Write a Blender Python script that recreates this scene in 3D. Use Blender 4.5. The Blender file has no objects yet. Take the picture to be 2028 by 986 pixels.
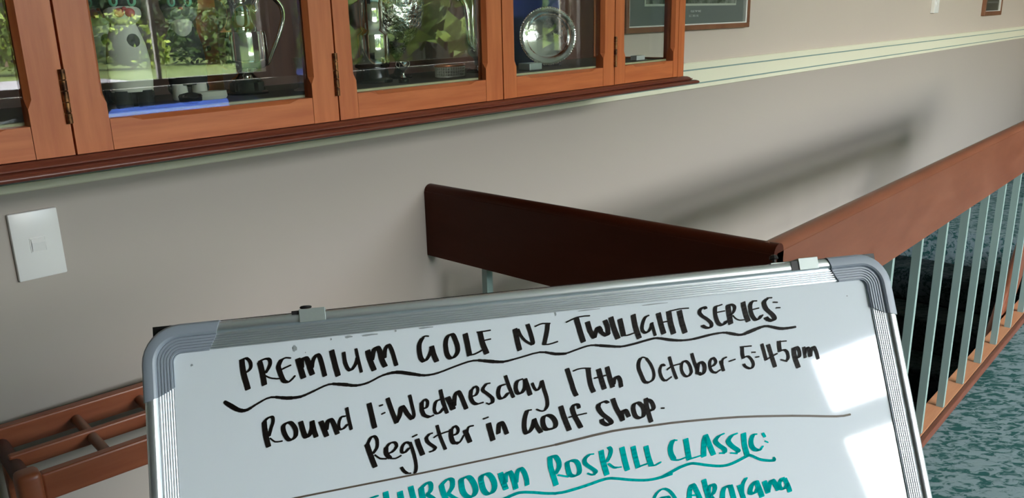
import bpy, bmesh, math, random
from mathutils import Vector, Matrix
random.seed(7)
PI = math.pi
scn = bpy.context.scene
C = scn.collection

# ------------------------------------------------------------------ camera
cam = bpy.data.cameras.new('camera'); camo = bpy.data.objects.new('camera', cam); C.objects.link(camo)
cR = Vector((0.670250, -0.741808, -0.022029)); cU = Vector((0.217459, 0.167929, 0.961515)); cF = Vector((0.709561, 0.649246, -0.273868))
camo.matrix_world = Matrix(((cR.x, cU.x, -cF.x, 0.0), (cR.y, cU.y, -cF.y, -1.504), (cR.z, cU.z, -cF.z, 1.255), (0, 0, 0, 1)))
cam.sensor_fit = 'HORIZONTAL'; cam.sensor_width = 36.0; cam.lens = 1626.15 / 2028 * 36.0
cam.clip_start = 0.02; cam.clip_end = 400
scn.camera = camo

# ------------------------------------------------------------------ sky, sun, exposure
w = bpy.data.worlds.new('sky'); scn.world = w; w.use_nodes = True
nt = w.node_tree; nt.nodes.clear()
sky = nt.nodes.new('ShaderNodeTexSky'); sky.sky_type = 'NISHITA'; sky.sun_disc = False
sky.sun_elevation = math.radians(48); sky.sun_rotation = math.radians(200); sky.air_density = 1.0; sky.dust_density = 1.5; sky.ozone_density = 1.8
# thin bright cloud over the blue
tc = nt.nodes.new('ShaderNodeTexCoord'); mp = nt.nodes.new('ShaderNodeMapping'); mp.inputs['Scale'].default_value = (1, 1, 3); mp.inputs['Location'].default_value = (3.7, 0.6, 0.0)
nz = nt.nodes.new('ShaderNodeTexNoise'); nz.inputs['Scale'].default_value = 2.2; nz.inputs['Detail'].default_value = 6
cr = nt.nodes.new('ShaderNodeValToRGB'); cr.color_ramp.elements[0].position = 0.43; cr.color_ramp.elements[1].position = 0.62
mx = nt.nodes.new('ShaderNodeMix'); mx.data_type = 'RGBA'; mx.inputs['B'].default_value = (2.5, 2.42, 2.32, 1)
sc_ = nt.nodes.new('ShaderNodeMix'); sc_.data_type = 'RGBA'; sc_.blend_type = 'MULTIPLY'; sc_.inputs['Factor'].default_value = 1.0
sc_.inputs['B'].default_value = (0.33, 0.30, 0.275, 1)
bg = nt.nodes.new('ShaderNodeBackground'); bg.inputs['Strength'].default_value = 3.2
wo = nt.nodes.new('ShaderNodeOutputWorld'); lk = nt.links.new
lk(tc.outputs['Generated'], mp.inputs['Vector']); lk(mp.outputs['Vector'], nz.inputs['Vector']); lk(nz.outputs['Fac'], cr.inputs['Fac'])
lk(sky.outputs['Color'], sc_.inputs['A']); lk(sc_.outputs['Result'], mx.inputs['A']); lk(cr.outputs['Color'], mx.inputs['Factor'])
lk(mx.outputs['Result'], bg.inputs['Color']); lk(bg.outputs['Background'], wo.inputs['Surface'])
sun = bpy.data.lights.new('sun', 'SUN'); sun.energy = 11; sun.angle = math.radians(0.6); sun.color = (1, 0.95, 0.86)
suno = bpy.data.objects.new('sun', sun); C.objects.link(suno)
suno.rotation_euler = Vector((-0.35, -0.60, -0.80)).to_track_quat('-Z', 'Y').to_euler()
scn.view_settings.view_transform = 'Standard'; scn.view_settings.look = 'None'
scn.view_settings.exposure = 2.36; scn.view_settings.gamma = 1.0
scn.view_settings.use_curve_mapping = False
cy = scn.cycles
cy.max_bounces = 10; cy.diffuse_bounces = 6; cy.glossy_bounces = 5; cy.transparent_max_bounces = 16; cy.transmission_bounces = 6
cy.sample_clamp_indirect = 6.0; cy.caustics_reflective = False; cy.caustics_refractive = False
cy.use_denoising = True

# window sizes (the light comes through them)
BACK = -4.5
WINS = [(0.27, 1.80), (1.88, 3.36), (3.56, 5.62), (6.20, 6.85)]
SILL, HEAD, TR0, TR1 = 0.86, 2.40, 1.93, 2.05
for (x0, x1) in WINS:      # light portals in the window openings: they guide the sky light and add none
    L = bpy.data.lights.new('window_portal', 'AREA'); L.shape = 'RECTANGLE'; L.size = x1 - x0; L.size_y = HEAD - SILL
    L.cycles.is_portal = True
    lo = bpy.data.objects.new('window_portal', L); C.objects.link(lo)
    lo.location = ((x0 + x1) / 2, BACK - 0.16, (SILL + HEAD) / 2)
    lo.rotation_euler = (math.radians(90), 0, 0)
    lo.rotation_euler = Vector((0, 1, 0)).to_track_quat('-Z', 'Z').to_euler()

# ------------------------------------------------------------------ helpers
def lin(c):
    return tuple(((v / 255) / 12.92 if v / 255 <= 0.04045 else (((v / 255) + 0.055) / 1.055) ** 2.4) for v in c) + (1,)
M = {}
def mat(name, col, rough=0.5, metal=0.0, spec=0.5, coat=0.0, bump=None, var=None, stretch=None, alpha=None):
    """col: linear rgb. var=(col2, scale, lo, hi) noise mix; bump=(scale, strength, distance)"""
    m = bpy.data.materials.new(name); m.use_nodes = True; n = m.node_tree; b = n.nodes['Principled BSDF']
    b.inputs['Base Color'].default_value = tuple(col[:3]) + (1,)
    b.inputs['Roughness'].default_value = rough; b.inputs['Metallic'].default_value = metal
    b.inputs['Specular IOR Level'].default_value = spec; b.inputs['Coat Weight'].default_value = coat; b.inputs['Coat Roughness'].default_value = 0.02
    t = n.nodes.new('ShaderNodeTexCoord'); mpn = n.nodes.new('ShaderNodeMapping'); n.links.new(t.outputs['Object'], mpn.inputs['Vector'])
    mpn.inputs['Scale'].default_value = stretch or (1, 1, 1)
    if var:
        z = n.nodes.new('ShaderNodeTexNoise'); z.inputs['Scale'].default_value = var[1]; z.inputs['Detail'].default_value = 5; z.inputs['Roughness'].default_value = 0.6
        r = n.nodes.new('ShaderNodeValToRGB'); r.color_ramp.elements[0].position = var[2]; r.color_ramp.elements[1].position = var[3]
        r.color_ramp.elements[0].color = tuple(col[:3]) + (1,); r.color_ramp.elements[1].color = tuple(var[0][:3]) + (1,)
        n.links.new(mpn.outputs['Vector'], z.inputs['Vector']); n.links.new(z.outputs['Fac'], r.inputs['Fac']); n.links.new(r.outputs['Color'], b.inputs['Base Color'])
    if bump:
        z2 = n.nodes.new('ShaderNodeTexNoise'); z2.inputs['Scale'].default_value = bump[0]; z2.inputs['Detail'].default_value = 4
        bp = n.nodes.new('ShaderNodeBump'); bp.inputs['Strength'].default_value = bump[1]; bp.inputs['Distance'].default_value = bump[2]
        n.links.new(mpn.outputs['Vector'], z2.inputs['Vector']); n.links.new(z2.outputs['Fac'], bp.inputs['Height']); n.links.new(bp.outputs['Normal'], b.inputs['Normal'])
    M[name] = m
    return m
def glass(name, tint=(0.96, 0.98, 0.97), base=0.040, refl=(1, 1, 1)):
    m = bpy.data.materials.new(name); m.use_nodes = True; n = m.node_tree; n.nodes.clear()
    tr = n.nodes.new('ShaderNodeBsdfTransparent'); tr.inputs['Color'].default_value = tuple(tint) + (1,)
    gl = n.nodes.new('ShaderNodeBsdfGlossy'); gl.inputs['Roughness'].default_value = 0.0; gl.inputs['Color'].default_value = tuple(refl) + (1,)
    lw = n.nodes.new('ShaderNodeLayerWeight'); lw.inputs['Blend'].default_value = 0.5
    pw = n.nodes.new('ShaderNodeMath'); pw.operation = 'POWER'; pw.inputs[1].default_value = 5.0
    ma = n.nodes.new('ShaderNodeMath'); ma.operation = 'MULTIPLY_ADD'; ma.inputs[1].default_value = 1 - base; ma.inputs[2].default_value = base
    mi = n.nodes.new('ShaderNodeMixShader'); o = n.nodes.new('ShaderNodeOutputMaterial')
    n.links.new(lw.outputs['Facing'], pw.inputs[0]); n.links.new(pw.outputs[0], ma.inputs[0]); n.links.new(ma.outputs[0], mi.inputs[0])
    n.links.new(tr.outputs[0], mi.inputs[1]); n.links.new(gl.outputs[0], mi.inputs[2]); n.links.new(mi.outputs[0], o.inputs['Surface'])
    M[name] = m
    return m

WOOD_A, WOOD_B = (0.49, 0.120, 0.036), (0.63, 0.185, 0.060)
mat('wood_x', WOOD_A, 0.42, var=(WOOD_B, 3.5, 0.35, 0.7), stretch=(1.5, 18, 18))
mat('wood_z', WOOD_A, 0.42, var=(WOOD_B, 3.5, 0.35, 0.7), stretch=(14, 14, 1.3))
mat('dark_wood_x', (0.13, 0.030, 0.018), 0.30, var=((0.19, 0.048, 0.028), 4, 0.3, 0.7), stretch=(1.5, 20, 20))
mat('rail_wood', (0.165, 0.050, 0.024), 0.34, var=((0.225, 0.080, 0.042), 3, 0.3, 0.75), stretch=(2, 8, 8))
mat('rail_wood_shaded', (0.055, 0.011, 0.004), 0.36, spec=0.12, var=((0.065, 0.014, 0.006), 3, 0.3, 0.75), stretch=(8, 2, 8))  # rail wood again, with the short board's shade put into the colour
mat('inner_wood', (0.075, 0.024, 0.014), 0.55, var=((0.11, 0.036, 0.02), 3, 0.3, 0.7), stretch=(12, 12, 1.5))
mat('rack_wood', (0.26, 0.066, 0.026), 0.36, var=((0.34, 0.10, 0.042), 4, 0.35, 0.7), stretch=(1.5, 14, 14))
mat('dowel_wood', (0.20, 0.085, 0.045), 0.4, var=((0.27, 0.12, 0.065), 6, 0.35, 0.7), stretch=(12, 1.5, 12))
mat('base_wood', (0.48, 0.20, 0.095), 0.4, var=((0.56, 0.27, 0.14), 5, 0.3, 0.7), stretch=(1.5, 12, 12))
mat('nosing_wood', (0.12, 0.04, 0.022), 0.5, var=((0.19, 0.065, 0.038), 6, 0.3, 0.7), stretch=(1.5, 12, 12))
mat('wall_upper', (0.56, 0.485, 0.42), 0.75, bump=(180, 0.06, 0.001))
mat('wall_lower', (0.415, 0.370, 0.325), 0.55, bump=(180, 0.06, 0.001))
mat('rail_paint', (0.77, 0.76, 0.59), 0.45)
mat('teal_line', (0.20, 0.30, 0.29), 0.5)
mat('room_paint', (0.62, 0.58, 0.52), 0.8)
mat('room_dark', (0.72, 0.68, 0.61), 0.8)
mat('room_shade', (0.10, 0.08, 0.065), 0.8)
mat('ceiling_paint', (0.80, 0.79, 0.76), 0.9)
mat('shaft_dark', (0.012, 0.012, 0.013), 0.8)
mat('white_plastic', (0.80, 0.80, 0.78), 0.28)
mat('white_board', (0.745, 0.805, 0.865), 0.9, spec=0.0, coat=1.0)
M['white_board'].node_tree.nodes['Principled BSDF'].inputs['Coat Roughness'].default_value = 0.045
mat('ink_black', (0.007, 0.004, 0.003), 0.55, spec=0.2)
mat('ink_grey', (0.10, 0.075, 0.055), 0.5)
mat('ink_teal', (0.0, 0.44, 0.43), 0.8, spec=0.0)
mat('aluminium', (0.77, 0.81, 0.85), 0.33, metal=0.9)
mat('grey_plastic', (0.29, 0.33, 0.39), 0.42)
mat('zinc', (0.42, 0.47, 0.46), 0.45, metal=0.5, bump=(300, 0.2, 0.0005))
mat('black_metal', (0.012, 0.011, 0.011), 0.5)
mat('baluster_paint', (0.24, 0.34, 0.31), 0.5)
mat('brass', (0.30, 0.14, 0.055), 0.42, metal=0.8, var=((0.06, 0.025, 0.015), 60, 0.4, 0.6))
mat('silver', (0.90, 0.90, 0.87), 0.07, metal=1.0)
mat('silver_embossed', (0.90, 0.90, 0.86), 0.12, metal=1.0, bump=(42, 1.0, 0.012))
mat('silver_engraved', (0.86, 0.86, 0.83), 0.13, metal=1.0, bump=(90, 0.35, 0.002))
mat('cat_white', (0.62, 0.62, 0.55), 0.65)
mat('cat_black', (0.012, 0.014, 0.014), 0.7)
mat('floor_brown', (0.035, 0.022, 0.016), 0.6)
mat('cat_pink', (0.62, 0.13, 0.12), 0.45)
mat('cat_green', (0.18, 0.50, 0.36), 0.35)
mat('blue_velvet', (0.012, 0.035, 0.22), 0.8)
mat('cream_board', (0.50, 0.50, 0.30), 0.6)
mat('gloss_black', (0.01, 0.01, 0.01), 0.08)
mat('wire', (0.62, 0.60, 0.54), 0.35, metal=0.5)
mat('copper', (0.50, 0.17, 0.08), 0.3, metal=0.6)
mat('china_white', (0.68, 0.70, 0.68), 0.25)
mat('frame_brown', (0.16, 0.065, 0.03), 0.4, var=((0.24, 0.105, 0.055), 12, 0.3, 0.7))
mat('mat_grey', (0.16, 0.175, 0.165), 0.8)
mat('mat_cream', (0.52, 0.54, 0.46), 0.8)
mat('fillet_white', (0.75, 0.75, 0.72), 0.4)
mat('photo_print', (0.30, 0.31, 0.28), 0.6, var=((0.045, 0.06, 0.035), 22, 0.35, 0.6))
mat('smudge_grey', (0.30, 0.33, 0.35), 0.8)
mat('print_text', (0.60, 0.62, 0.58), 0.7)
mat('dark_print', (0.03, 0.035, 0.03), 0.5, var=((0.06, 0.075, 0.045), 10, 0.35, 0.6))
mat('mullion', (0.045, 0.035, 0.03), 0.4)
mat('white_frame', (0.70, 0.70, 0.66), 0.4)
mat('curtain', (0.60, 0.60, 0.58), 0.85)
mat('lawn', (0.055, 0.095, 0.016), 0.9, var=((0.12, 0.16, 0.035), 1.2, 0.3, 0.7), bump=(30, 0.6, 0.03))
mat('asphalt', (0.26, 0.25, 0.27), 0.85, bump=(60, 0.3, 0.01))
mat('leaf_dark', (0.008, 0.022, 0.010), 0.6, var=((0.050, 0.085, 0.030), 2.2, 0.40, 0.65))
mat('leaf_near', (0.045, 0.10, 0.022), 0.6, var=((0.20, 0.29, 0.055), 2.4, 0.42, 0.62))
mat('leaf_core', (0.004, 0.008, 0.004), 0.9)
mat('leaf_bright', (0.035, 0.085, 0.012), 0.55, var=((0.30, 0.38, 0.05), 3.5, 0.40, 0.62))
mat('leaf_mid', (0.018, 0.045, 0.012), 0.6, var=((0.10, 0.16, 0.035), 2.4, 0.42, 0.62))
mat('bark', (0.12, 0.08, 0.05), 0.9, var=((0.20, 0.14, 0.09), 8, 0.3, 0.7))
glass('glass_pane'); glass('window_glass', (0.97, 0.98, 0.97)); glass('bevel_glint_glass', (0.90, 0.93, 0.98), 0.04, (0.09, 0.15, 0.46))  # bevel: blue prism light is put into its reflection colour
# carpet: mottled two-colour loop pile
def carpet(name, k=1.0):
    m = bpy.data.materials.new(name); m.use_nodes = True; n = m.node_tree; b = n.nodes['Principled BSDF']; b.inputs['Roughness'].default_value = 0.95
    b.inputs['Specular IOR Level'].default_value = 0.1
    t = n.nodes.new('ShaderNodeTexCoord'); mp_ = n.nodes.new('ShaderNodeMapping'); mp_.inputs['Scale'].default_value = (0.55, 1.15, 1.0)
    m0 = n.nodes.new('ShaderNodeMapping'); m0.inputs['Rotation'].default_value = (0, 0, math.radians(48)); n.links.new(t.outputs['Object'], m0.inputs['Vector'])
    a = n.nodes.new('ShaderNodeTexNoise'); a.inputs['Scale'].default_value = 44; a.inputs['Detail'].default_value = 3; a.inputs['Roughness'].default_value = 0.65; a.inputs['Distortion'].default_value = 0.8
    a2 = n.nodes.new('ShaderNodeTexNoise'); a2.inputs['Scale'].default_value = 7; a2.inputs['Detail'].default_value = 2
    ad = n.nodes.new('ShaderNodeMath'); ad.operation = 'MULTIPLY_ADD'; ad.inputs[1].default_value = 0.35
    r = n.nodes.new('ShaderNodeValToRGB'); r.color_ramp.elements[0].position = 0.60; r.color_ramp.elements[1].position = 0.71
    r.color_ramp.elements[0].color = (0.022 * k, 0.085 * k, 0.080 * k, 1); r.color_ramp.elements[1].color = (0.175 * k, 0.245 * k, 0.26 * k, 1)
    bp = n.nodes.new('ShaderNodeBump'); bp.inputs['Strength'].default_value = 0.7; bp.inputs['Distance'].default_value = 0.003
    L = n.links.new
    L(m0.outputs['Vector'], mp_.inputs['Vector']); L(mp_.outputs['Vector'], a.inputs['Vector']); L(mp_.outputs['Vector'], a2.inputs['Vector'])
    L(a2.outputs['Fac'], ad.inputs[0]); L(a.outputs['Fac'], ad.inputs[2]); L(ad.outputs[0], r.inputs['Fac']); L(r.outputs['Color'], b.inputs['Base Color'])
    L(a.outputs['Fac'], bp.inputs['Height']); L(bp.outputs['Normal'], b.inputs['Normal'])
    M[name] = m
carpet('carpet'); carpet('stair_carpet_shaded', 0.16)  # stair copy of the carpet darkened to paint in the stairwell shade

def bxm(bm, x0, x1, y0, y1, z0, z1, bev=0.0, seg=2):
    vs = [bm.verts.new(p) for p in ((x0, y0, z0), (x1, y0, z0), (x1, y1, z0), (x0, y1, z0), (x0, y0, z1), (x1, y0, z1), (x1, y1, z1), (x0, y1, z1))]
    fs = [bm.faces.new([vs[i] for i in f]) for f in ((3, 2, 1, 0), (4, 5, 6, 7), (0, 1, 5, 4), (1, 2, 6, 5), (2, 3, 7, 6), (3, 0, 4, 7))]
    if bev:
        es = list({e for f in fs for e in f.edges}); bmesh.ops.bevel(bm, geom=es, offset=bev, segments=seg, profile=0.5, affect='EDGES')
def box(x0, x1, y0, y1, z0, z1, bev=0.0, seg=2):
    bm = bmesh.new(); bxm(bm, x0, x1, y0, y1, z0, z1, bev, seg); return bm
def lathe(prof, n=32, cx=0, cy=0, sx=1, sy=1, bm=None):
    bm = bm or bmesh.new(); rings = []
    for (r, z) in prof:
        if r < 1e-6: rings.append([bm.verts.new((cx, cy, z))])
        else: rings.append([bm.verts.new((cx + r * sx * math.cos(2 * PI * k / n), cy + r * sy * math.sin(2 * PI * k / n), z)) for k in range(n)])
    for a, b in zip(rings, rings[1:]):
        for k in range(n):
            k2 = (k + 1) % n
            if len(a) == 1 and len(b) == 1: continue
            if len(a) == 1: bm.faces.new((a[0], b[k2], b[k]))
            elif len(b) == 1: bm.faces.new((a[k], a[k2], b[0]))
            else: bm.faces.new((a[k], a[k2], b[k2], b[k]))
    if len(rings[0]) > 1: bm.faces.new(rings[0][::-1])
    if len(rings[-1]) > 1: bm.faces.new(rings[-1])
    return bm
def smooth_path(pts, k=5):
    P = [Vector(p) for p in pts]; Q = [P[0]] + P + [P[-1]]; out = []
    for i in range(1, len(Q) - 2):
        p0, p1, p2, p3 = Q[i - 1:i + 3]
        for j in range(k):
            t = j / k; out.append(0.5 * (2 * p1 + (p2 - p0) * t + (2 * p0 - 5 * p1 + 4 * p2 - p3) * t * t + (3 * p1 - p0 - 3 * p2 + p3) * t ** 3))
    return out + [P[-1]]
def tube(pts, r, n=10, bm=None, flat=1.0):
    bm = bm or bmesh.new(); P = [Vector(p) for p in pts]; rings = []; up = None
    for i, p in enumerate(P):
        d = (P[min(i + 1, len(P) - 1)] - P[max(i - 1, 0)]).normalized()
        if up is None: up = d.orthogonal().normalized()
        up = (up - d * up.dot(d)).normalized(); s = d.cross(up); rr = r[i] if isinstance(r, (list, tuple)) else r
        rings.append([bm.verts.new(p + up * rr * math.cos(2 * PI * k / n) + s * rr * flat * math.sin(2 * PI * k / n)) for k in range(n)])
    for a, b in zip(rings, rings[1:]):
        for k in range(n): bm.faces.new((a[k], a[(k + 1) % n], b[(k + 1) % n], b[k]))
    bm.faces.new(rings[0][::-1]); bm.faces.new(rings[-1]); return bm
def ell(c, r, n=20, m_=12, bm=None):
    prof = [(max(0, math.sin(PI * i / m_)) if 0 < i < m_ else 0, -math.cos(PI * i / m_)) for i in range(m_ + 1)]
    bm2 = bmesh.new(); lathe([(a, b) for a, b in prof], n, bm=bm2)
    for v in bm2.verts: v.co = Vector((c[0] + v.co.x * r[0], c[1] + v.co.y * r[1], c[2] + v.co.z * r[2]))
    if bm is None: return bm2
    me = bpy.data.meshes.new('t'); bm2.to_mesh(me); bm.from_mesh(me); bpy.data.meshes.remove(me); bm2.free(); return bm
def extrude_profile(prof, x0, x1, axis='x'):
    """closed profile of (y, z) extruded along x (or (x, z) along y)"""
    bm = bmesh.new()
    f = (lambda t, p: (t, p[0], p[1])) if axis == 'x' else (lambda t, p: (p[0], t, p[1]))
    a = [bm.verts.new(f(x0, p)) for p in prof]; b = [bm.verts.new(f(x1, p)) for p in prof]; n = len(prof)
    for k in range(n): bm.faces.new((a[k], a[(k + 1) % n], b[(k + 1) % n], b[k]))
    bm.faces.new(a[::-1]); bm.faces.new(b); return bm
def obj(name, bm, m, parent=None, smooth=None, label=None, org=None):
    bmesh.ops.recalc_face_normals(bm, faces=bm.faces)
    if smooth:
        for f in bm.faces: f.smooth = True
        for e in bm.edges:
            if len(e.link_faces) == 2 and e.calc_face_angle(0) > math.radians(smooth): e.smooth = False
    if parent is not None and org is None and parent.get('w_org') is not None: org = parent['w_org']
    if org is not None: bmesh.ops.translate(bm, verts=bm.verts, vec=-Vector(org))
    me = bpy.data.meshes.new(name); bm.to_mesh(me); bm.free()
    ms = m if isinstance(m, (list, tuple)) else [m]
    for q in ms: me.materials.append(M[q])
    o = bpy.data.objects.new(name, me); C.objects.link(o)
    if parent is not None: o.parent = parent
    if label: o['label'] = label
    return o
def thing(name, label, cat, loc=(0, 0, 0), rotz=0, group=None):
    o = bpy.data.objects.new(name, None); C.objects.link(o); o.empty_display_size = 0.05
    o.location = loc; o.rotation_euler = (0, 0, rotz); o['label'] = label; o['category'] = cat
    if group: o['group'] = group
    return o
def thing_w(name, label, cat, loc, group=None):
    """parts of this thing are given in room coordinates"""
    o = thing(name, label, cat, loc, 0, group); WORG[o.name] = loc; return o
WORG = {}
def part(name, bm, m, t, smooth=None, label=None):
    return obj(name, bm, m, t, smooth, label, org=WORG.get(t.name))
def sub(name, bm, m, p, t, smooth=None, label=None):
    return obj(name, bm, m, p, smooth, label, org=WORG.get(t.name))
def tag(o, label, cat, group=None):
    o['label'] = label; o['category'] = cat
    if group: o['group'] = group
    return o
def struct(name, bm, m, parent=None, smooth=None):
    o = obj(name, bm, m, parent, smooth)
    if parent is None: o['kind'] = 'structure'
    return o
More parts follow.
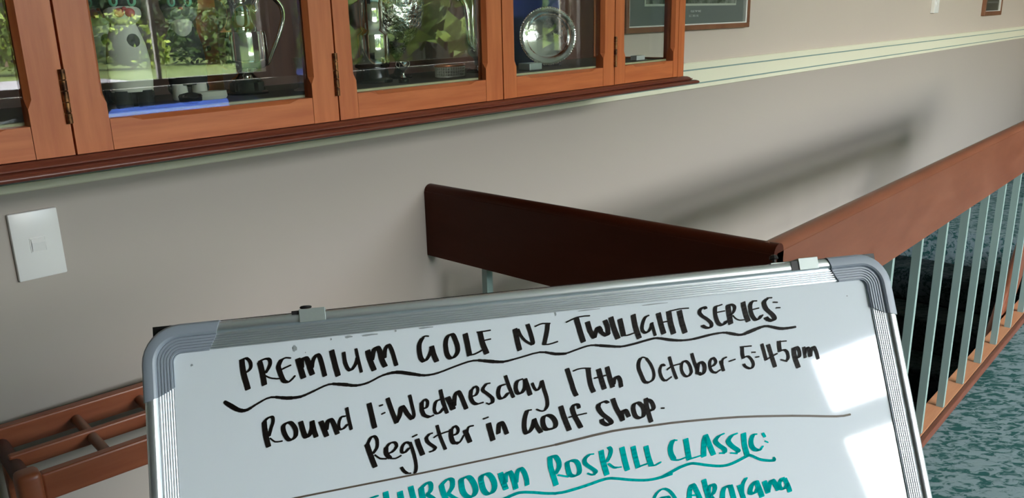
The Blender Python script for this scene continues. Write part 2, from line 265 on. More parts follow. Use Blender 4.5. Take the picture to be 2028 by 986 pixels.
INK = [
  ('premium golf heading', 'k', '20,-6,6:682,301,682,322,683,352,686,387,693,433,704,483,711,519;13,-4,6:682,301,691,298,703,293,714,293,723,300,732,310,738,321,742,332,743,343,743,353,741,363,737,372,732,379,724,386,716,391,709,395;20,-6,6:807,336,811,355,816,383,820,412,824,444,827,478,829,501;14,-4,6:808,327,816,323,828,318,840,314,851,313,862,313,871,316,877,322,881,332,882,342,881,353,877,365,871,377,862,391,851,405,844,415;6,-2,6:842,437,850,443,861,450,874,457,888,462,904,465,917,468,927,469,934,469,939,469;7,-2,6:1028,328,1019,326,1007,323,995,322,983,325,971,330,963,333;18,-5,6:963,333,955,344,946,360,939,376,939,392,943,409,947,427,952,447,959,468,965,484,971,493,977,497,982,499;8,-2,6:981,504,987,504,995,504,1003,502,1013,497,1023,490,1032,483,1039,476,1046,469,1050,464;6,-2,6:957,406,965,402,977,398,989,393,1003,389,1016,384,1026,381;21,-6,6:1082,342,1086,359,1090,383,1095,408,1101,435,1107,463,1112,483;20,-6,6:1104,409,1105,392,1105,368,1109,350,1116,341,1126,337,1134,337,1141,340,1146,348,1151,359,1155,376,1160,396,1164,416,1169,435,1174,453,1178,466;17,-5,6:1177,418,1180,403,1184,383,1191,364,1201,347,1213,332,1223,324,1231,326,1238,336,1244,352,1249,374,1254,401,1258,427,1262,450,1265,472,1268,487;20,-6,6:1333,309,1336,333,1342,368,1347,403,1353,438,1360,473,1364,497;15,-4,6:1419,333,1420,353,1421,381,1424,407,1430,430,1438,452,1447,465,1455,470,1465,467,1474,460,1485,448,1497,432,1506,417,1512,403,1516,390,1518,381;12,-3,6:1512,316,1515,334,1518,361,1522,391,1527,426,1533,463,1537,490;20,-6,6:1598,339,1600,357,1604,384,1610,410,1617,438,1626,467,1632,487;20,-6,6:1621,412,1628,390,1637,359,1646,335,1655,324,1664,319,1671,319,1677,324,1682,335,1687,349,1691,371,1694,397,1699,421,1705,440,1712,458,1717,469;16,-4,6:1719,404,1721,388,1724,365,1729,345,1737,329,1747,316,1756,310,1763,316,1769,329,1775,345,1781,366,1786,390,1790,412,1794,434,1798,455,1801,470;6,-2,6:2065,279,2058,278,2048,276,2039,276,2030,279,2022,283,2017,286;19,-5,6:2016,291,2009,301,1999,315,1991,331,1987,348,1985,368,1985,387,1986,406,1988,424,1991,439,1997,451,2003,459,2008,465;15,-4,6:2007,467,2014,464,2025,461,2035,454,2044,443,2054,429,2062,415,2070,397,2077,378,2082,365;20,-5,6:2082,362,2084,377,2087,397,2090,418,2096,439,2103,461,2108,476;19,-5,6:2243,284,2231,285,2218,292,2207,303,2199,318,2193,337,2189,358,2189,382,2190,408,2193,429,2198,445,2205,457,2213,465,2224,467,2236,465,2247,459,2258,450,2268,438,2275,425,2279,412,2280,398,2280,382,2277,363,2272,343,2267,324,2262,307,2256,293,2248,284;21,-6,6:2350,295,2352,314,2355,343,2358,372,2360,403,2363,436,2365,459;7,-2,6:2365,459,2373,459,2384,458,2396,457,2407,455,2419,451,2431,447,2444,442,2457,436,2466,432;21,-6,6:2466,293,2468,315,2471,345,2475,376,2483,407,2493,438,2499,460;6,-2,6:2444,290,2458,290,2478,289,2498,289,2516,288,2534,287,2547,286;6,-2,6:2494,359,2541,354;20,-6,6:2743,300,2745,322,2747,354,2750,385,2753,415,2757,443,2760,463;12,-3,6:2767,305,2771,318,2776,337,2783,355,2793,372,2804,388,2817,402,2832,414,2848,424,2860,431;17,-4,6:2848,275,2852,294,2858,322,2863,349,2867,375,2870,399,2872,418,2870,427,2867,430,2865,432;6,-2,6:2907,295,2917,291,2932,286,2946,282,2958,280,2969,279,2981,280,2997,281,3014,283,3026,284;19,-5,6:3008,288,3004,305,2999,328,2991,354,2981,384,2969,415,2961,438;6,-2,6:2950,442,2960,444,2975,445,2989,446,3003,445,3016,443,3030,441,3044,438,3058,435,3068,433;6,-2,6:3160,289,3171,285,3186,280,3203,274,3219,269,3237,264,3255,260,3274,258,3294,257,3311,256,3328,257,3344,258,3354,258;22,-6,6:3246,274,3249,299,3255,334,3260,369,3266,402,3272,434,3276,456;21,-5,6:3332,308,3334,326,3338,353,3342,378,3351,400,3360,420,3367,434;20,-5,6:3370,435,3375,422,3382,404,3389,388,3398,374,3406,361,3414,356,3421,363,3426,377,3430,387;19,-5,6:3413,359,3418,370,3424,386,3433,400,3444,412,3458,423,3469,429,3478,427,3485,421,3489,416;20,-5,6:3476,311,3480,326,3485,346,3489,367,3489,387,3487,407,3486,421;22,-6,6:3528,292,3530,313,3534,342,3539,372,3546,405,3555,438,3561,461;22,-6,6:3599,315,3600,331,3603,356,3605,380,3607,404,3609,428,3610,444;6,-2,6:3610,445,3619,446,3632,447,3646,446,3665,443,3685,438,3699,435;22,-6,6:3715,292,3715,315,3716,348,3718,382,3724,417,3731,453,3737,478;15,-4,6:3835,310,3829,312,3820,315,3810,322,3800,335,3790,352,3782,369,3776,386,3772,403,3772,418,3776,429,3783,437,3791,442,3802,443,3813,439,3824,433,3834,424,3843,413,3850,401,3855,390,3858,380,3860,373;13,-3,6:3860,373,3861,384,3863,401,3865,418,3868,437,3871,457,3873,471;22,-6,6:3927,302,3929,326,3932,359,3935,391,3939,419,3944,446,3947,464;7,-2,6:3953,375,3993,372;23,-6,6:4016,294,4016,318,4016,351,4017,385,4021,418,4026,450,4029,473;6,-2,6:4032,291,4051,289,4077,286,4105,283,4135,283,4165,284,4187,285;23,-6,6:4107,301,4108,323,4110,353,4112,385,4117,418,4122,452,4126,477;17,-4,6:4333,303,4332,299,4330,295,4326,292,4319,292,4309,293,4299,297,4289,304,4280,314,4276,325,4276,335,4281,345,4289,356,4301,368,4317,379,4331,391,4344,404,4355,417,4362,430,4362,441,4358,452,4351,459,4341,462,4327,462,4314,460,4302,454,4291,445,4283,439;7,-2,6:4478,286,4439,294;18,-5,6:4425,295,4422,298,4418,304,4414,314,4411,329,4408,349,4407,369,4410,391,4414,413,4421,431,4429,442,4439,449,4449,452,4459,451,4469,447,4478,442,4483,437,4486,430,4489,426;6,-2,6:4425,345,4493,340;23,-6,6:4530,301,4529,320,4528,349,4527,377,4527,403,4528,430,4528,448;14,-4,6:4527,298,4537,296,4551,294,4563,295,4573,300,4582,307,4586,317,4584,329,4577,343,4569,356,4558,365,4546,373,4538,378;6,-2,6:4558,385,4563,393,4571,403,4580,413,4589,420,4599,425,4610,429,4623,430,4637,430,4647,430;22,-6,6:4665,289,4665,311,4667,342,4669,371,4673,399,4679,426,4683,444;7,-2,6:4785,287,4750,285;19,-5,6:4744,290,4737,296,4728,307,4722,321,4719,341,4718,365,4721,387,4726,407,4735,426,4744,438,4754,442,4766,441,4777,437,4788,429,4799,419,4806,412;6,-2,6:4732,355,4793,348;7,-2,6:4922,275,4884,273;21,-5,6:4877,280,4868,287,4855,296,4847,308,4846,324,4850,342,4857,361,4870,378,4888,396,4902,412,4911,426,4916,439,4917,449,4912,457,4903,462,4892,464,4881,462,4867,456,4857,450,4850,444,4846,438,4843,433;7,-2,6:4932,314,4964,318;6,-2,6:4950,363,4980,364'),
  ('heading underline', 'k', '0,0,15:546,596,555,604;0,0,17:555,604,568,614;0,0,18:568,614,584,626;0,0,19:584,626,602,640;0,0,18:602,640,622,654;0,0,16:622,654,642,665;0,0,15:642,665,660,670;0,0,13:660,670,677,671;0,0,11:677,671,698,668;0,0,10:698,668,723,657;0,0,8:723,657,751,642;0,0,7:751,642,781,628;0,0,7:781,628,809,615;0,0,6:809,615,838,604;0,0,7:838,604,870,598;0,0,8:870,598,905,602;0,0,11:905,602,944,611;0,0,13:944,611,981,618;0,0,14:981,618,1015,621;0,0,12:1015,621,1048,622;0,0,11:1048,622,1081,620;0,0,9:1081,620,1115,612;0,0,8:1115,612,1150,600;0,0,8:1150,600,1185,588;0,0,7:1185,588,1220,575;0,0,7:1220,575,1255,563;0,0,7:1255,563,1289,555;0,0,8:1289,555,1323,555;0,0,11:1323,555,1357,561;0,0,13:1357,561,1391,567;0,0,14:1391,567,1425,574;0,0,12:1425,574,1459,583;0,0,11:1459,583,1492,587;0,0,9:1492,587,1523,586;0,0,8:1523,586,1553,582;0,0,8:1553,582,1584,575;0,0,7:1584,575,1619,562;0,0,7:1619,562,1655,547;0,0,7:1655,547,1692,535;0,0,8:1692,535,1727,528;0,0,10:1727,528,1763,524;0,0,12:1763,524,1798,524;0,0,14:1798,524,1833,529;0,0,14:1833,529,1867,538;0,0,14:1867,538,1901,547;0,0,13:1901,547,1936,556;0,0,12:1936,556,1970,566;0,0,10:1970,566,2005,572;0,0,9:2005,572,2039,573;0,0,8:2039,573,2074,571;0,0,8:2074,571,2112,565;0,0,7:2112,565,2156,555;0,0,7:2156,555,2203,542;0,0,7:2203,542,2251,530;0,0,7:2251,530,2297,519;0,0,7:2297,519,2344,509;0,0,7:2344,509,2389,504;0,0,8:2389,504,2431,507;0,0,11:2431,507,2471,515;0,0,13:2471,515,2510,523;0,0,14:2510,523,2546,530;0,0,12:2546,530,2581,536;0,0,11:2581,536,2618,540;0,0,9:2618,540,2657,537;0,0,8:2657,537,2698,531;0,0,7:2698,531,2744,524;0,0,7:2744,524,2799,515;0,0,7:2799,515,2860,504;0,0,7:2860,504,2915,499;0,0,8:2915,499,2961,505;0,0,10:2961,505,3001,517;0,0,12:3001,517,3038,527;0,0,12:3038,527,3074,531;0,0,11:3074,531,3106,533;0,0,10:3106,533,3121,533;0,0,9:3121,533,3105,532;0,0,8:3105,532,3071,529;0,0,8:3071,529,3051,527;0,0,7:3051,527,3060,530;0,0,7:3060,530,3083,534;0,0,7:3083,534,3113,534;0,0,7:3113,534,3148,528;0,0,7:3148,528,3189,518;0,0,7:3189,518,3229,509;0,0,7:3229,509,3264,501;0,0,7:3264,501,3297,495;0,0,7:3297,495,3332,492;0,0,8:3332,492,3368,495;0,0,10:3368,495,3405,502;0,0,12:3405,502,3444,509;0,0,12:3444,509,3485,516;0,0,11:3485,516,3528,524;0,0,10:3528,524,3568,529;0,0,9:3568,529,3603,529;0,0,9:3603,529,3636,526;0,0,9:3636,526,3672,522;0,0,9:3672,522,3716,516;0,0,9:3716,516,3763,508;0,0,9:3763,508,3804,502;0,0,9:3804,502,3834,498;0,0,9:3834,498,3857,495;0,0,9:3857,495,3883,496;0,0,10:3883,496,3915,502;0,0,11:3915,502,3949,511;0,0,12:3949,511,3984,520;0,0,12:3984,520,4017,527;0,0,11:4017,527,4051,533;0,0,10:4051,533,4086,537;0,0,9:4086,537,4120,539;0,0,9:4120,539,4154,539;0,0,9:4154,539,4191,537;0,0,10:4191,537,4235,532;0,0,10:4235,532,4281,526;0,0,10:4281,526,4327,520;0,0,9:4327,520,4370,516;0,0,9:4370,516,4411,514;0,0,8:4411,514,4448,514;0,0,9:4448,514,4477,518;0,0,11:4477,518,4501,525;0,0,13:4501,525,4526,532;0,0,13:4526,532,4551,539;0,0,11:4551,539,4577,546;0,0,10:4577,546,4604,548;0,0,10:4604,548,4630,545;0,0,12:4630,545,4657,537;0,0,14:4657,537,4688,529;0,0,14:4688,529,4730,518;0,0,12:4730,518,4776,507;0,0,10:4776,507,4816,501;0,0,10:4816,501,4846,504;0,0,11:4846,504,4870,511;0,0,12:4870,511,4895,519;0,0,13:4895,519,4920,527;0,0,13:4920,527,4945,534;0,0,13:4945,534,4974,538;0,0,12:4974,538,5012,539;0,0,11:5012,539,5055,538;0,0,10:5055,538,5085,536'),
  ('round one line', 'k', '19,-5,6:809,773,809,794,810,823,812,854,816,888,822,923,827,948;13,-4,6:810,769,816,762,826,753,836,746,848,741,859,739,867,741,872,749,873,763,871,777,867,791,860,807,853,823,847,842,840,861,836,874;6,-2,6:844,893,852,901,863,913,876,922,893,924,911,924,924,923;17,-5,6:978,795,964,798,950,806,941,817,939,833,941,852,946,871,952,888,960,904,969,916,977,922,986,923,995,922,1005,917,1015,909,1023,899,1027,885,1029,870,1028,855,1023,839,1015,824,1007,812,1000,803,992,797,982,795;19,-5,6:1067,804,1070,819,1074,840,1078,861,1083,883,1089,904,1096,917,1105,918,1115,912,1124,903,1132,891,1139,876,1145,861,1148,843,1148,825,1149,812;18,-5,6:1149,810,1151,826,1154,849,1157,871,1161,891,1166,909,1169,922;19,-5,6:1213,820,1217,833,1223,852,1228,872,1234,892,1240,913,1244,927;18,-5,6:1245,883,1249,866,1253,844,1259,826,1266,816,1275,811,1283,811,1289,817,1296,829,1302,845,1310,870,1317,899,1323,920;11,-3,6:1387,802,1379,802,1369,802,1359,807,1351,819,1344,834,1340,850,1338,865,1339,880,1343,891,1350,894,1360,893,1370,890,1381,883,1391,873,1399,866;13,-4,6:1407,745,1408,762,1410,787,1413,814,1417,845,1422,878,1425,901;19,-5,6:1573,733,1576,754,1580,783,1584,814,1589,849,1594,886,1598,911;9,-3,6:1651,757,1667,754;6,-2,6:1658,820,1682,812;17,-5,6:1713,712,1718,735,1726,768,1734,801,1744,836,1754,871,1761,896;18,-5,6:1762,892,1769,881,1780,866,1789,849,1795,831,1799,811,1803,796,1808,787,1813,782,1818,784,1826,798,1836,818,1845,838,1857,856,1869,872,1878,883;13,-3,6:1879,709,1882,727,1885,753,1888,779,1892,806,1896,832,1897,854,1894,867,1889,875,1885,880;12,-3,6:1968,817,1976,817,1987,816,1997,811,2003,800,2007,784,2008,771,2004,762,1997,755,1989,752,1980,758,1970,767,1963,775;17,-4,6:1963,775,1961,788,1959,807,1958,825,1961,841,1965,856,1972,868,1984,876,1998,882,2008,886;7,-2,6:2008,886,2041,877;13,-3,6:2100,768,2091,770,2080,772,2070,779,2063,792,2057,811,2053,827,2053,842,2056,856,2061,865,2070,868,2083,867,2094,862,2104,854,2114,844,2120,836;15,-4,6:2114,698,2116,719,2120,750,2124,781,2131,814,2139,847,2145,871;22,-6,6:2161,759,2166,770,2173,787,2180,803,2185,820,2190,837,2194,849;17,-5,6:2206,825,2208,804,2213,776,2218,752,2227,737,2236,726,2245,723,2253,729,2259,742,2265,758,2271,776,2277,797,2282,816,2287,832,2291,847,2294,857;12,-3,6:2349,773,2359,771,2372,769,2383,763,2392,751,2398,736,2400,723,2397,713,2390,705,2381,702,2370,707,2358,718,2350,726;16,-4,6:2347,726,2344,739,2339,758,2337,776,2340,792,2346,808,2353,820,2361,827,2369,832,2375,834;6,-2,6:2375,837,2428,828;6,-2,6:2497,690,2473,692;15,-4,6:2468,693,2457,703,2442,718,2435,732,2441,744,2455,756,2469,769,2482,781,2494,794,2503,806,2505,818,2503,829,2499,838,2491,842,2482,843,2474,844;6,-2,6:2474,848,2454,837;16,-4,6:2605,715,2596,716,2582,718,2570,725,2562,737,2556,753,2553,769,2552,786,2555,802,2560,813,2569,817,2581,816,2594,812,2606,803,2618,792,2626,783;14,-4,6:2625,651,2628,667,2633,691,2639,719,2648,753,2658,790,2666,816;17,-4,6:2744,691,2734,693,2720,696,2709,703,2701,716,2696,733,2693,749,2694,765,2697,781,2702,792,2712,797,2725,796,2736,792,2747,782,2758,768,2766,753,2770,733,2772,712,2773,697;19,-5,6:2773,694,2776,709,2781,729,2786,750,2791,773,2796,797,2799,814;12,-3,6:2827,732,2829,741,2833,754,2837,766,2842,776,2848,783,2854,787,2863,786,2872,780,2881,771,2889,757,2896,739,2901,726;15,-4,6:2904,722,2907,738,2910,761,2913,785,2918,809,2923,834,2926,857,2927,877,2926,895,2924,909,2919,921,2913,930,2908,936;7,-2,6:2907,942,2900,945,2889,949,2877,950,2862,946,2847,938,2835,932;19,-5,6:3116,655,3121,679,3127,714,3134,746,3139,775,3143,802,3148,824,3153,842,3158,855,3162,864;5,-1,6:3163,675,3175,672,3192,667,3210,664,3226,663,3244,663,3260,664,3277,666,3293,668,3304,670;20,-5,6:3285,673,3285,692,3284,719,3284,745,3285,767,3287,789,3290,808,3294,826,3300,842,3303,853;21,-5,6:3368,687,3371,705,3374,729,3378,756,3383,786,3389,817,3393,840;6,-2,6:3326,751,3337,749,3352,747,3369,745,3388,743,3407,741,3420,739;20,-5,6:3439,679,3442,698,3445,726,3449,755,3453,784,3459,813,3462,834;18,-5,6:3472,816,3476,804,3480,787,3486,774,3495,766,3505,760,3514,760,3520,766,3526,776,3530,789,3532,806,3532,826,3532,840;16,-4,6:3723,641,3718,647,3711,655,3705,666,3700,680,3697,696,3696,714,3699,733,3705,754,3710,774,3716,793,3721,811,3728,825,3737,832,3748,834,3755,835;12,-3,6:3754,838,3765,834,3780,829,3793,823,3802,814,3808,803,3813,791,3815,776,3815,759,3813,742,3809,725,3804,708,3798,691,3789,675,3780,660,3773,649;6,-2,6:3776,647,3768,643,3756,637,3745,634,3736,635,3728,639,3723,641;13,-3,6:3910,719,3906,715,3900,710,3893,710,3885,718,3876,730,3870,744,3867,759,3867,777,3870,793,3874,809,3881,824,3889,834,3898,837,3908,836,3915,835;7,-2,6:3909,839,3954,815;13,-3,6:3964,659,3967,682,3971,714,3976,747,3983,778,3990,810,3996,832;7,-2,6:3930,754,3940,747,3954,739,3973,731,4001,726,4035,722,4058,719;13,-3,6:4087,703,4077,705,4067,712,4058,722,4053,737,4049,757,4049,775,4053,792,4060,807,4068,819,4078,825,4088,827,4099,825,4109,819,4119,810,4127,799,4129,785,4128,769,4126,754,4122,741,4117,728,4111,718,4104,710,4096,705,4087,703;14,-4,6:4156,654,4158,670,4161,692,4164,714,4168,734,4173,752,4176,770,4178,787,4179,803,4179,815;17,-4,6:4175,809,4180,790,4188,763,4196,743,4206,733,4216,728,4225,729,4234,735,4242,746,4246,758,4246,774,4242,792,4236,807,4228,816,4218,823,4209,826,4201,823,4195,816,4190,811;13,-3,6:4291,776,4302,773,4317,769,4330,763,4339,755,4346,745,4348,736,4345,724,4338,712,4330,706,4319,709,4308,718,4299,730,4294,745,4291,762,4291,778,4293,792,4299,805,4306,815,4316,821,4327,824,4335,826;7,-2,6:4330,828,4373,808;14,-3,6:4390,740,4391,749,4393,762,4395,776,4397,790,4399,805,4401,816;10,-2,6:4400,761,4401,752,4403,739,4408,728,4418,721,4431,717,4440,714;7,-2,6:4463,749,4513,739;16,-4,6:4592,649,4590,663,4587,683,4585,701,4585,715,4586,727,4587,736;7,-2,6:4579,646,4592,646,4610,646,4627,647,4644,647,4660,647,4671,648;13,-3,6:4588,732,4599,730,4615,727,4629,728,4640,736,4649,747,4656,759,4661,771,4665,784,4665,795,4662,805,4657,814,4650,821,4642,825,4632,826,4622,825,4612,820,4602,814,4593,807,4588,800,4585,793,4583,788;7,-2,6:4672,700,4696,702;7,-2,6:4695,743,4721,741;15,-4,6:4767,646,4769,662,4771,684,4774,707,4776,731,4779,756,4780,773;9,-2,6:4780,773,4789,769,4802,764,4819,758,4840,750,4865,741,4883,735;18,-4,6:4821,657,4824,678,4828,708,4833,739,4838,774,4844,810,4847,836;18,-4,6:4920,640,4918,651,4916,667,4915,683,4914,696,4914,709,4913,718;6,-2,6:4906,639,4983,642;14,-3,6:4914,715,4925,714,4940,712,4953,712,4963,717,4971,725,4976,735,4978,750,4978,767,4975,781,4970,789,4963,795,4958,799;7,-2,6:4957,806,4911,788;21,-5,6:5039,707,5037,724,5034,750,5034,777,5038,808,5045,842,5050,865;16,-4,6:5038,712,5046,708,5058,703,5068,702,5075,710,5080,723,5083,737,5083,753,5080,769,5074,782,5064,787,5052,788,5043,788;15,-3,6:5129,712,5125,793;15,-4,6:5130,763,5135,751,5142,734,5150,722,5157,717,5164,717,5169,724,5170,743,5168,769,5167,787;16,-4,6:5175,788,5179,773,5185,752,5191,734,5200,723,5209,717,5217,717,5223,726,5227,742,5231,759,5234,779,5235,800,5236,816'),
  ('register line', 'k', '19,-5,6:1530,1028,1534,1045,1540,1069,1547,1097,1556,1131,1566,1168,1574,1194;13,-3,6:1535,1024,1542,1012,1552,995,1562,982,1571,976,1581,973,1590,975,1597,981,1603,993,1607,1006,1607,1023,1605,1042,1600,1059,1590,1074,1578,1087,1569,1096;7,-2,6:1582,1111,1590,1119,1602,1130,1615,1140,1631,1144,1648,1146,1660,1148;13,-3,6:1686,1111,1693,1109,1703,1107,1714,1101,1726,1092,1737,1081,1745,1069,1745,1058,1741,1046,1734,1039,1723,1036,1710,1037,1697,1041,1686,1049,1676,1060,1669,1068;18,-5,6:1667,1068,1666,1080,1664,1097,1665,1113,1672,1126,1681,1137,1687,1145;6,-2,6:1687,1149,1697,1151,1712,1154,1727,1155,1743,1151,1758,1145,1770,1140;13,-3,6:1842,1059,1835,1055,1825,1050,1815,1049,1805,1055,1795,1064,1787,1075,1782,1088,1779,1103,1779,1114,1785,1120,1794,1122,1804,1120,1814,1113,1826,1102,1834,1095;13,-3,6:1847,1056,1851,1072,1857,1096,1863,1121,1868,1146,1871,1171,1874,1195,1875,1215,1875,1233,1873,1248,1870,1260,1865,1270,1861,1276;13,-3,6:1766,1227,1769,1234,1775,1244,1781,1254,1789,1261,1796,1268,1802,1272;5,-1,6:1802,1274,1829,1276;19,-5,6:1901,1040,1904,1053,1907,1072,1912,1091,1919,1113,1926,1136,1931,1153;5,-1,6:1869,1015,1903,1004;7,-2,6:2018,1007,1994,1011;14,-4,6:1994,1013,1987,1019,1977,1027,1971,1035,1971,1046,1973,1057,1979,1068,1989,1080,2002,1091,2013,1100,2021,1107,2027,1113,2030,1118,2027,1124,2021,1130,2016,1134;7,-2,6:2014,1136,1986,1141;13,-3,6:2061,958,2064,979,2069,1009,2075,1040,2085,1074,2096,1110,2104,1135;6,-1,6:2028,1041,2036,1036,2047,1030,2063,1025,2088,1019,2118,1013,2139,1009;12,-3,6:2164,1044,2175,1042,2191,1040,2203,1035,2210,1027,2215,1016,2216,1005,2212,993,2204,982,2195,977,2185,981,2175,991,2167,998;18,-5,6:2162,998,2160,1011,2158,1029,2157,1048,2159,1065,2163,1082,2168,1095,2177,1101,2188,1102,2195,1103;7,-2,6:2195,1110,2203,1106,2214,1101,2225,1093,2235,1081,2245,1066,2252,1055;19,-5,6:2266,1020,2270,1030,2275,1044,2280,1059,2285,1076,2290,1094,2294,1107;9,-2,6:2283,1032,2286,1022,2290,1007,2297,997,2308,993,2321,992,2330,992;21,-5,6:2451,993,2453,1008,2456,1028,2459,1050,2463,1074,2467,1098,2470,1116;5,-1,6:2416,952,2453,943;18,-5,6:2518,1071,2521,1052,2526,1024,2531,1004,2538,995,2546,994,2554,997,2559,1005,2564,1017,2569,1032,2574,1049,2578,1068,2582,1082;7,-2,6:2792,930,2762,932;19,-5,6:2759,933,2752,947,2742,968,2734,989,2728,1012,2724,1035,2722,1056,2723,1074,2726,1090,2732,1100,2740,1101,2751,1097,2762,1089,2772,1080,2782,1067,2790,1053,2797,1036,2802,1018,2806,1004;19,-5,6:2806,1004,2809,1018,2813,1038,2819,1057,2828,1075,2838,1093,2846,1106;20,-5,6:2917,987,2904,986,2891,989,2881,997,2874,1011,2871,1029,2871,1047,2874,1063,2879,1078,2886,1088,2896,1093,2909,1094,2921,1093,2934,1092,2947,1091,2958,1086,2965,1078,2970,1066,2971,1054,2969,1040,2963,1025,2956,1012,2947,1001,2936,993,2923,988;21,-5,6:3027,935,3031,957,3037,990,3044,1023,3053,1058,3063,1093,3070,1118;16,-4,6:3169,961,3169,954,3168,945,3164,937,3155,934,3144,932,3134,934,3126,940,3120,950,3116,957;20,-5,6:3116,957,3117,971,3120,990,3124,1010,3130,1028,3138,1047,3146,1065,3153,1082,3159,1098,3164,1110;4,-1,6:3081,1023,3098,1021,3122,1018,3147,1016,3174,1014,3203,1011,3223,1010;16,-4,6:3405,950,3399,946,3392,941,3382,938,3369,940,3354,945,3344,948;20,-5,6:3331,955,3328,962,3324,971,3324,983,3329,998,3338,1016,3350,1033,3366,1049,3384,1065,3398,1079,3407,1091,3412,1102,3412,1110,3405,1116,3393,1120,3380,1120,3367,1115,3354,1107,3344,1098,3339,1090,3338,1081,3338,1074;20,-5,6:3451,929,3454,947,3459,972,3465,995,3472,1014,3480,1033,3488,1050,3495,1069,3501,1086,3505,1099;19,-5,6:3506,1093,3505,1076,3505,1053,3508,1035,3517,1027,3530,1024,3540,1028,3548,1041,3554,1062,3558,1076;19,-5,6:3646,980,3637,981,3624,984,3614,990,3608,1003,3604,1019,3604,1036,3606,1054,3610,1072,3617,1087,3628,1095,3640,1099,3652,1100,3664,1097,3675,1091,3683,1080,3687,1063,3688,1042,3686,1023,3678,1007,3666,993,3658,984;19,-5,6:3718,959,3717,979,3716,1007,3718,1038,3723,1074,3729,1112,3734,1139;18,-4,6:3723,966,3732,969,3744,973,3755,981,3763,995,3769,1012,3772,1027,3771,1038,3765,1046,3759,1052,3751,1054,3741,1053,3734,1052;8,-2,6:3836,1047,3854,1049'),
  ('divider line', 'g', '0,0,7:615,1369,692,1362,812,1350,991,1337,1256,1322,1587,1304,1928,1285,2296,1260,2676,1234,2947,1215;0,0,9:2947,1215,3073,1202,3251,1184,3412,1171,3523,1168,3614,1169,3706,1170,3800,1170,3894,1170,4005,1173,4144,1178,4299,1185,4457,1195,4613,1209,4770,1226,4919,1243,5063,1262,5198,1282,5304,1296,5369,1300,5405,1298,5427,1296'),
